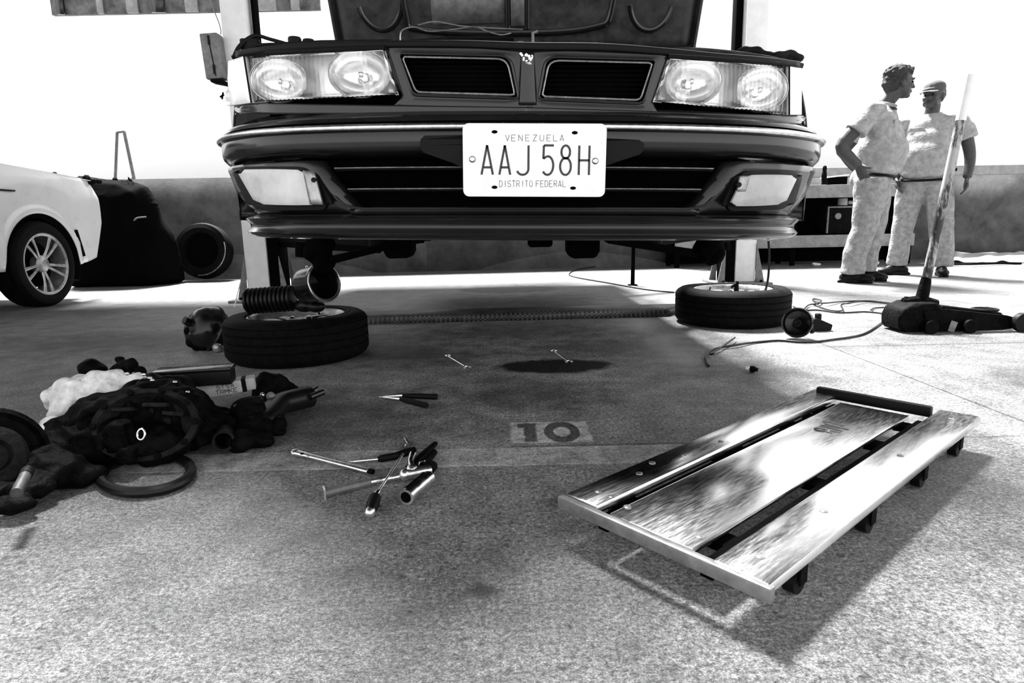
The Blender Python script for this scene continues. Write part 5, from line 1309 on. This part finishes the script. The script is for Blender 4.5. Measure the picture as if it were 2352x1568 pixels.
t = thing('tin_can', 'pale dented tin on top of the parts on the workbench lower shelf', 'tin', (at(1932, 480, 7.30).x, 7.28, .672))
b = MB(); b.lathe([(.05, 0), (.052, .005), (.05, .075), (.045, .08), (.001, .08)], 20); b.build('body', M['beam'], t); b = MB(); b.cyl((.06, 0, .03), (.11, 0, .03), .022); b.build('spout', M['beam'], t)
t = thing('alternator', 'small dark alternator on the lower shelf between the legs of the nearer man', 'alternator', (at(2018, 530, 7.3).x, 7.30, .342))
b = MB(); b.cyl((-.06, 0, .09), (.06, 0, .09), .085); b.build('housing', M['greasy'], t); b = MB(); b.cyl((.06, 0, .09), (.085, 0, .09), .04); b.build('pulley', M['steelgrey'], t)
t = thing('dark_crate', 'black crate with a pale lid standing on the workbench top left of the nearer man', 'crate', (at(1920, 420, 7.3).x, 7.34, .90))
b = MB(); b.box((0, 0, .045), (.22, .16, .09), None, .006); b.build('body', M['black_void'], t); b = MB(); b.box((0, 0, .098), (.24, .18, .016), Matrix.Rotation(R(-5), 4, 'Y')); b.build('lid', M['plate_white'], t)
b = MB(); c = at(1893, 405, 7.25); b.ball((c.x, c.y, .99), (.03, .03, .09));  b.ball((c.x, c.y, 1.08), (.025, .025, .04))
single(b.build('grease_gun', M['greasy'], remesh=.01, soft=1), 'dark upright tool on the workbench top beside the black crate', 'tool')
for px, py, w, lb in ((1826, 604, .09, 'small white paper scrap on the floor under the left part of the workbench'), (1915, 597, .07, 'small crumpled white wrapper under the workbench near the man')):
    c = g(px, py); b = MB(); b.ball((c.x, min(c.y, 7.1), .02), (w * .5, .04, .02)); single(b.build('paper_scrap', M['rag'], disp=(.01, 40)), lb, 'paper scrap')
# white sheet along the wall foot
b = MB()
def sh(u, v):
    P = g(2178 + 250 * u, 604 - 22 * v * (1 - .25 * u), 0); P.y = min(P.y, 7.66 + .058 * (P.x - 2.6)); P.z = .012 + .05 * max(0, mnoise.noise(Vector((u * 7, v * 3, 0)))) + (.05 * math.sin(PI * v) if u > .01 else 0); return P
b.grid(sh, 40, 8); single(b.build('white_sheet', M['plate_white'], solid=0.006), 'rumpled white plastic sheet on the floor along the foot of the right parapet', 'sheet')
b = MB(); b.tube([g(2176, 606, .015), g(2230, 606, .03), g(2300, 604, .02), g(2345, 605, .01)], .014, 6)
single(b.build('dark_pipe', M['greasy']), 'dark pipe lying along the near edge of the white sheet', 'pipe')
# ================================================================== TWO MEN
def hand_into(b, wrist, d, nrm, side, curl=.5, s=1.0):
    """palm, four bent unequal fingers and a thumb; d = finger direction, nrm = palm normal (fingers curl towards it)"""
    d = Vector(d).normalized(); nrm = (Vector(nrm) - d * Vector(nrm).dot(d)).normalized(); lat = d.cross(nrm) * side
    w = Vector(wrist)
    b.tube([w - d * .02, w + d * .03, w + d * .075, w + d * .095], [.026 * s, .034 * s, .040 * s, .034 * s], 12, flat=.5, up=nrm)
    for i, ln in enumerate((.068, .078, .073, .056)):
        o = w + d * .088 + lat * (.030 - .020 * i)
        p = [o - d * .02]; dd = d.copy(); p.append(o)
        for seg in (.42, .33, .25):
            dd = (dd + nrm * curl * .75).normalized(); p.append(p[-1] + dd * ln * seg)
        b.tube(p, [.010 * s, .0095 * s, .009 * s, .0082 * s, .007 * s], 8)
    o = w + d * .028 + lat * .030; dd = (d * .7 + lat * .75 + nrm * .25).normalized()
    b.tube([o - dd * .02, o, o + dd * .032, o + dd * .032 + (dd + nrm * curl * .8).normalized() * .028], [.013 * s, .012 * s, .0105 * s, .008 * s], 8)
def head_into(b, c, fwd, tilt=0, s=1.0):
    f = Vector(fwd).normalized(); up = Vector((0, 0, 1)); up = (up - f * up.dot(f)).normalized(); l = up.cross(f)
    Rm = Matrix((f, l, up)).transposed().to_4x4()
    def e(p, r): b.ball(Vector(c) + (Rm @ Vector(p)) * s, (r[0] * s, r[1] * s, r[2] * s), 18, 12, Rm)
    e((-.012, 0, .030), (.098, .078, .088)); e((.014, 0, -.02), (.078, .068, .092)); e((.036, 0, -.070), (.052, .050, .046)); e((.066, 0, -.094), (.026, .028, .020))
    e((.074, 0, .026), (.026, .052, .012)); e((.098, 0, -.018), (.016, .012, .024)); e((.108, 0, -.028), (.014, .016, .011)); e((.084, 0, -.058), (.018, .026, .008)); e((.082, 0, -.070), (.017, .022, .008))
    for q in (-1, 1): e((.060, q * .040, -.022), (.026, .022, .020)); e((-.004, q * .078, -.012), (.018, .011, .032)); e((.040, q * .048, -.06), (.03, .014, .03))
    return Rm
def face_parts(root, c, Rm, s=1.0):
    for q in (-1, 1):
        p = Vector(c) + Rm @ Vector((.084, q * .031, .004)) * s
        b = MB(); b.ball(p, .0085 * s); b.build('eye', M['black_plastic'], root)
        b = MB(); b.tube([Vector(c) + Rm @ Vector(v) * s for v in ((.097, q * .014, .026), (.094, q * .034, .032), (.080, q * .052, .024))], .0045 * s, 6); b.build('eyebrow', M['hair'], root)
    b = MB(); b.tube([Vector(c) + Rm @ Vector(v) * s for v in ((.088, -.022, -.064), (.0995, 0, -.064), (.088, .022, -.064))], .0032 * s, 6); b.build('lips', M['hair'], root)
def person(label, loc, rz, P):
    t = thing('person', label, 'person', loc, rz)
    H = P['head']; s = P.get('hs', 1.0)
    b = MB(); Rm = head_into(b, H, P['look'], s=s)
    nk = Vector(P['neck']); b.tube([nk + Vector((-.01, 0, -.06)), nk, Vector(H) + Rm @ Vector((-.015, 0, -.06))], [.070, .058, .056], 16)
    for c, r in P['core']: b.ball(c, r)
    for leg in P['legs']:
        b.tube(leg['pts'], [x * .78 for x in leg['r']], 12)
    for a in P['arms']:
        b.tube(spline(a['pts'], 3)[:], [a['r'][0] + (a['r'][1] - a['r'][0]) * k / (3 * (len(a['pts']) - 1)) for k in range(3 * (len(a['pts']) - 1) + 1)], 12)
        hand_into(b, a['pts'][-1], a['hd'], a['hn'], a['side'], a.get('curl', .5), 1.0)
    b.build('body', M['skin'], t, remesh=.0065, soft=2)
    face_parts(t, H, Rm, s)
    # shirt
    b = MB()
    for c, r in P['shirt']: b.ball(c, r, 20, 14)
    for a in P['arms']:
        q = a['sleeve']; b.tube(q, a['sr'], 16)
    b.tube([nk + Vector((-.01, 0, -.05)), nk + Vector((-.005, 0, -.01))], [.098, .074], 18)
    b.build('shirt', M['shirt'], t, remesh=.010, soft=9, disp=(.009, 9))
    b = MB(); b.tube([nk + Vector((.072 * math.cos(R(a)) - .004, .068 * math.sin(R(a)), -.012 + .018 * math.cos(R(a + 180)))) for a in range(-150, 151, 20)], .014, 8, flat=.6); b.build('collar', M['shirt'], t)
    # trousers
    b = MB()
    for c, r in P['hips']: b.ball(c, r, 20, 12)
    for leg in P['legs']: b.tube(leg['pts'], leg['r'], 18)
    b.build('trousers', M['cloth'], t, remesh=.011, soft=6, disp=(.009, 10))
    b = MB(); c, r = P['belt']; b.tube([Vector(c) + Vector((r[0] * math.cos(a * PI / 16), r[1] * math.sin(a * PI / 16), .02 * -math.cos(a * PI / 16))) for a in range(32)], .012, 6, closed=True); b.build('belt', M['black_plastic'], t)
    for c, a in P['shoes']:
        T = Matrix.Translation(c) @ Matrix.Rotation(R(a), 4, 'Z')
        b = MB(); b.ball((.075, 0, .036), (.082, .048, .036), M=None); b.ball((-.055, 0, .044), (.062, .040, .044)); b.ball((.01, 0, .050), (.09, .042, .048)); b.box((.01, 0, .010), (.27, .078, .020), None, .008); b.box((-.075, 0, .014), (.075, .072, .028), None, .006)
        for i in range(len(b.v)): b.v[i] = T @ b.v[i]
        b.build('shoe', M['shoe'], t, remesh=.006, soft=2)
    for c, r_, w, h in P.get('pockets', ()):
        T = Matrix.Translation(c) @ r_
        b = MB(T); b.box((0, 0, 0), (.008, w, h), None, .003); b.box((.004, 0, h * .38), (.008, w * 1.04, h * .24), None, .002); b.build('pocket', M['shirt'], t)
    return t, Rm
Z_ = Vector
# nearer man in profile facing right, fist on his hip
P1 = dict(head=(.165, 0, 1.595), look=(1, .42, -.06), neck=(.085, 0, 1.455), hs=1.0,
    core=[((.03, 0, 1.30), (.10, .16, .14)), ((.04, 0, 1.08), (.11, .13, .16)), ((.03, 0, .92), (.12, .13, .10)), ((.01, -.17, 1.38), (.06, .06, .06)), ((.01, .17, 1.38), (.06, .06, .06))],
    shirt=[((.050, 0, 1.29), (.135, .195, .165)), ((.0, 0, 1.30), (.10, .17, .14)), ((.080, 0, 1.18), (.155, .19, .17)), ((.105, 0, 1.06), (.175, .185, .19)), ((.02, 0, 1.10), (.12, .17, .20)), ((.065, 0, .925), (.165, .175, .085)), ((.015, -.175, 1.385), (.08, .07, .062)), ((.015, .175, 1.385), (.08, .07, .062))],
    hips=[((.04, 0, .90), (.145, .165, .10)), ((-.01, -.05, .86), (.13, .11, .11)), ((-.01, .05, .86), (.13, .11, .11)), ((.05, 0, .86), (.12, .14, .10))],
    belt=((.045, 0, .885), (.148, .168)),
    legs=[dict(pts=[(.02, -.085, .86), (.025, -.09, .66), (.005, -.095, .46), (-.045, -.10, .26), (-.055, -.10, .075)], r=[.128, .120, .100, .092, .096]),
          dict(pts=[(.05, .085, .86), (.07, .09, .66), (.075, .095, .46), (.045, .10, .26), (.03, .10, .085)], r=[.125, .112, .094, .086, .090])],
    arms=[dict(pts=[(.0, -.195, 1.37), (-.11, -.245, 1.24), (-.20, -.27, 1.11), (-.14, -.255, 1.02), (-.075, -.215, .955)], r=(.064, .040), hd=(.45, .05, -.85), hn=(.3, 1, -.1), side=1, curl=.5, sleeve=[(.005, -.17, 1.40), (-.065, -.23, 1.29), (-.115, -.25, 1.215)], sr=[.078, .082, .090]),
          dict(pts=[(.0, .195, 1.37), (-.12, .26, 1.24), (-.20, .30, 1.12), (-.13, .27, 1.0), (-.06, .205, .93)], r=(.060, .036), hd=(.7, .05, -.6), hn=(.2, -1, -.2), side=-1, curl=.5, sleeve=[(.005, .17, 1.40), (-.07, .235, 1.28), (-.12, .265, 1.20)], sr=[.078, .082, .088])],
    shoes=[((-.04, -.10, 0), -4), ((.06, .10, 0), 6)],
    pockets=[((.165, -.095, 1.245), Matrix.Rotation(R(-24), 4, 'Z') @ Matrix.Rotation(R(8), 4, 'Y'), .10, .11)])
w1, R1 = person('bare-headed man with dark curly hair seen in profile, hand on hip, pale short-sleeved uniform', (2.955, 5.27, 0), R(-30), P1)
w1.scale = (.985, .985, .985)
H = Vector(P1['head'])
b = MB()
for p, r in (((-.030, 0, .060), (.100, .088, .082)), ((-.055, 0, .01), (.072, .082, .085)), ((.030, 0, .088), (.062, .070, .044)), ((-.05, 0, -.035), (.055, .066, .045)), ((.05, 0, .075), (.040, .058, .030)), ((-.01, .070, .02), (.035, .018, .04)), ((-.01, -.070, .02), (.035, .018, .04))): b.ball(H + R1 @ Vector(p), r, M=R1)
b.build('hair', M['hair'], w1, remesh=.006, soft=1, disp=(.012, 45))
b = MB(); b.box((.135, -.085, 1.40), (.05, .05, .012), Matrix.Rotation(R(30), 4, 'Y') @ Matrix.Rotation(R(-30), 4, 'Z'), .003); b.build('shoulder_tab', M['hair'], w1)
# farther man facing the camera, cap, looking at the nearer man
P2 = dict(head=(.055, 0, 1.565), look=(1, -.42, -.05), neck=(.025, 0, 1.43), hs=.98,
    core=[((.0, 0, 1.27), (.10, .17, .14)), ((.01, 0, 1.06), (.11, .14, .16)), ((.0, 0, .90), (.12, .14, .10)), ((.0, -.18, 1.35), (.06, .06, .06)), ((.0, .18, 1.35), (.06, .06, .06))],
    shirt=[((.02, 0, 1.27), (.135, .205, .16)), ((.055, 0, 1.16), (.15, .205, .17)), ((.080, 0, 1.05), (.165, .205, .19)), ((.0, 0, 1.08), (.13, .185, .20)), ((.04, 0, .915), (.165, .195, .085)), ((.0, -.19, 1.36), (.078, .07, .058)), ((.0, .19, 1.36), (.078, .07, .058))],
    hips=[((.02, 0, .88), (.145, .175, .10)), ((.0, 0, .82), (.12, .16, .09))],
    belt=((.03, 0, .865), (.152, .182)),
    legs=[dict(pts=[(.01, -.095, .84), (.025, -.115, .64), (.025, -.135, .45), (-.005, -.15, .26), (-.01, -.16, .085)], r=[.122, .108, .092, .086, .088]),
          dict(pts=[(.01, .095, .84), (.025, .125, .64), (.02, .155, .45), (-.01, .18, .26), (-.02, .19, .085)], r=[.122, .110, .096, .092, .096])],
    arms=[dict(pts=[(.0, .215, 1.35), (-.01, .265, 1.22), (-.03, .305, 1.08), (.0, .315, .96), (.04, .305, .86)], r=(.058, .034), hd=(.25, .0, -1), hn=(.2, -1, 0), side=-1, curl=.45, sleeve=[(.0, .18, 1.38), (-.005, .245, 1.27), (-.012, .275, 1.185)], sr=[.078, .082, .088]),
          dict(pts=[(.0, -.215, 1.35), (-.01, -.26, 1.22), (-.04, -.285, 1.08), (.03, -.265, .97), (.09, -.215, .88)], r=(.058, .034), hd=(.4, .15, -1), hn=(.2, 1, 0), side=1, curl=.45, sleeve=[(.0, -.18, 1.38), (-.005, -.24, 1.27), (-.012, -.268, 1.185)], sr=[.078, .082, .088])],
    shoes=[((.03, -.165, 0), -62), ((.03, .195, 0), 8)],
    pockets=[((.146, .095, 1.24), Matrix.Rotation(R(16), 4, 'Z') @ Matrix.Rotation(R(-4), 4, 'Y'), .105, .12), ((.146, -.095, 1.24), Matrix.Rotation(R(-16), 4, 'Z') @ Matrix.Rotation(R(-4), 4, 'Y'), .105, .12)])
w2, R2 = person('man in a dark peaked cap and pale uniform facing the camera beside the jack handle', (3.76, 5.78, 0), R(-124), P2)
H = Vector(P2['head'])
b = MB()
for p, r in (((-.012, 0, .070), (.098, .084, .062)), ((.0, 0, .052), (.100, .086, .030)), ((-.05, 0, .03), (.060, .076, .055))): b.ball(H + R2 @ Vector(p), r, M=R2)
cp = b.build('cap', M['cap'], w2, remesh=.006, soft=2)
b = MB(); b.grid(lambda u, v: H + R2 @ Vector((.070 + .085 * v * math.sqrt(max(0, 1 - (2 * u - 1) ** 2)) + .01, (2 * u - 1) * (.076 - .010 * v), .044 - .016 * v - .012 * (2 * u - 1) ** 2)), 16, 6); b.build('peak', M['cap'], w2, solid=.004, smooth=60)
b = MB(); b.tube([H + R2 @ Vector((.078 + .092 * math.cos(R(a)) * .9 + .004, .076 * math.sin(R(a)), .030 + .0 * a)) for a in range(-80, 81, 10)], .0030, 6); b.build('peak_piping', M['plate_white'], w2)
b = MB()
for p, r in (((-.06, 0, .005), (.050, .074, .050)), ((-.045, 0, -.03), (.046, .064, .035))): b.ball(H + R2 @ Vector(p), r, M=R2)
b.build('hair', M['hair'], w2, remesh=.006, soft=1)
b = MB(); b.tube([H + R2 @ Vector(v) for v in ((.086, -.034, -.052), (.099, 0, -.046), (.086, .034, -.052))], .005, 6); b.build('moustache', M['hair'], w2)
# ------------------------------------------------------------------ repeats share a group
GR = {'wheel': 'loose wheels lying on the floor', 'lift_post': 'lift columns', 'cord': 'cords tangled by the jack', 'screwdriver': 'screwdrivers in the tool heap',
      'wrench': 'small wrenches by the oil stain', 'tie_rod': 'thin rods across the heap', 'paper_scrap': 'paper scraps under the workbench', 'person': 'uniformed men'}
for o in list(SC.objects):
    if o.parent is None and 'label' in o.keys():
        k = o.name.split('.')[0]
        if k in GR: o['group'] = GR[k]
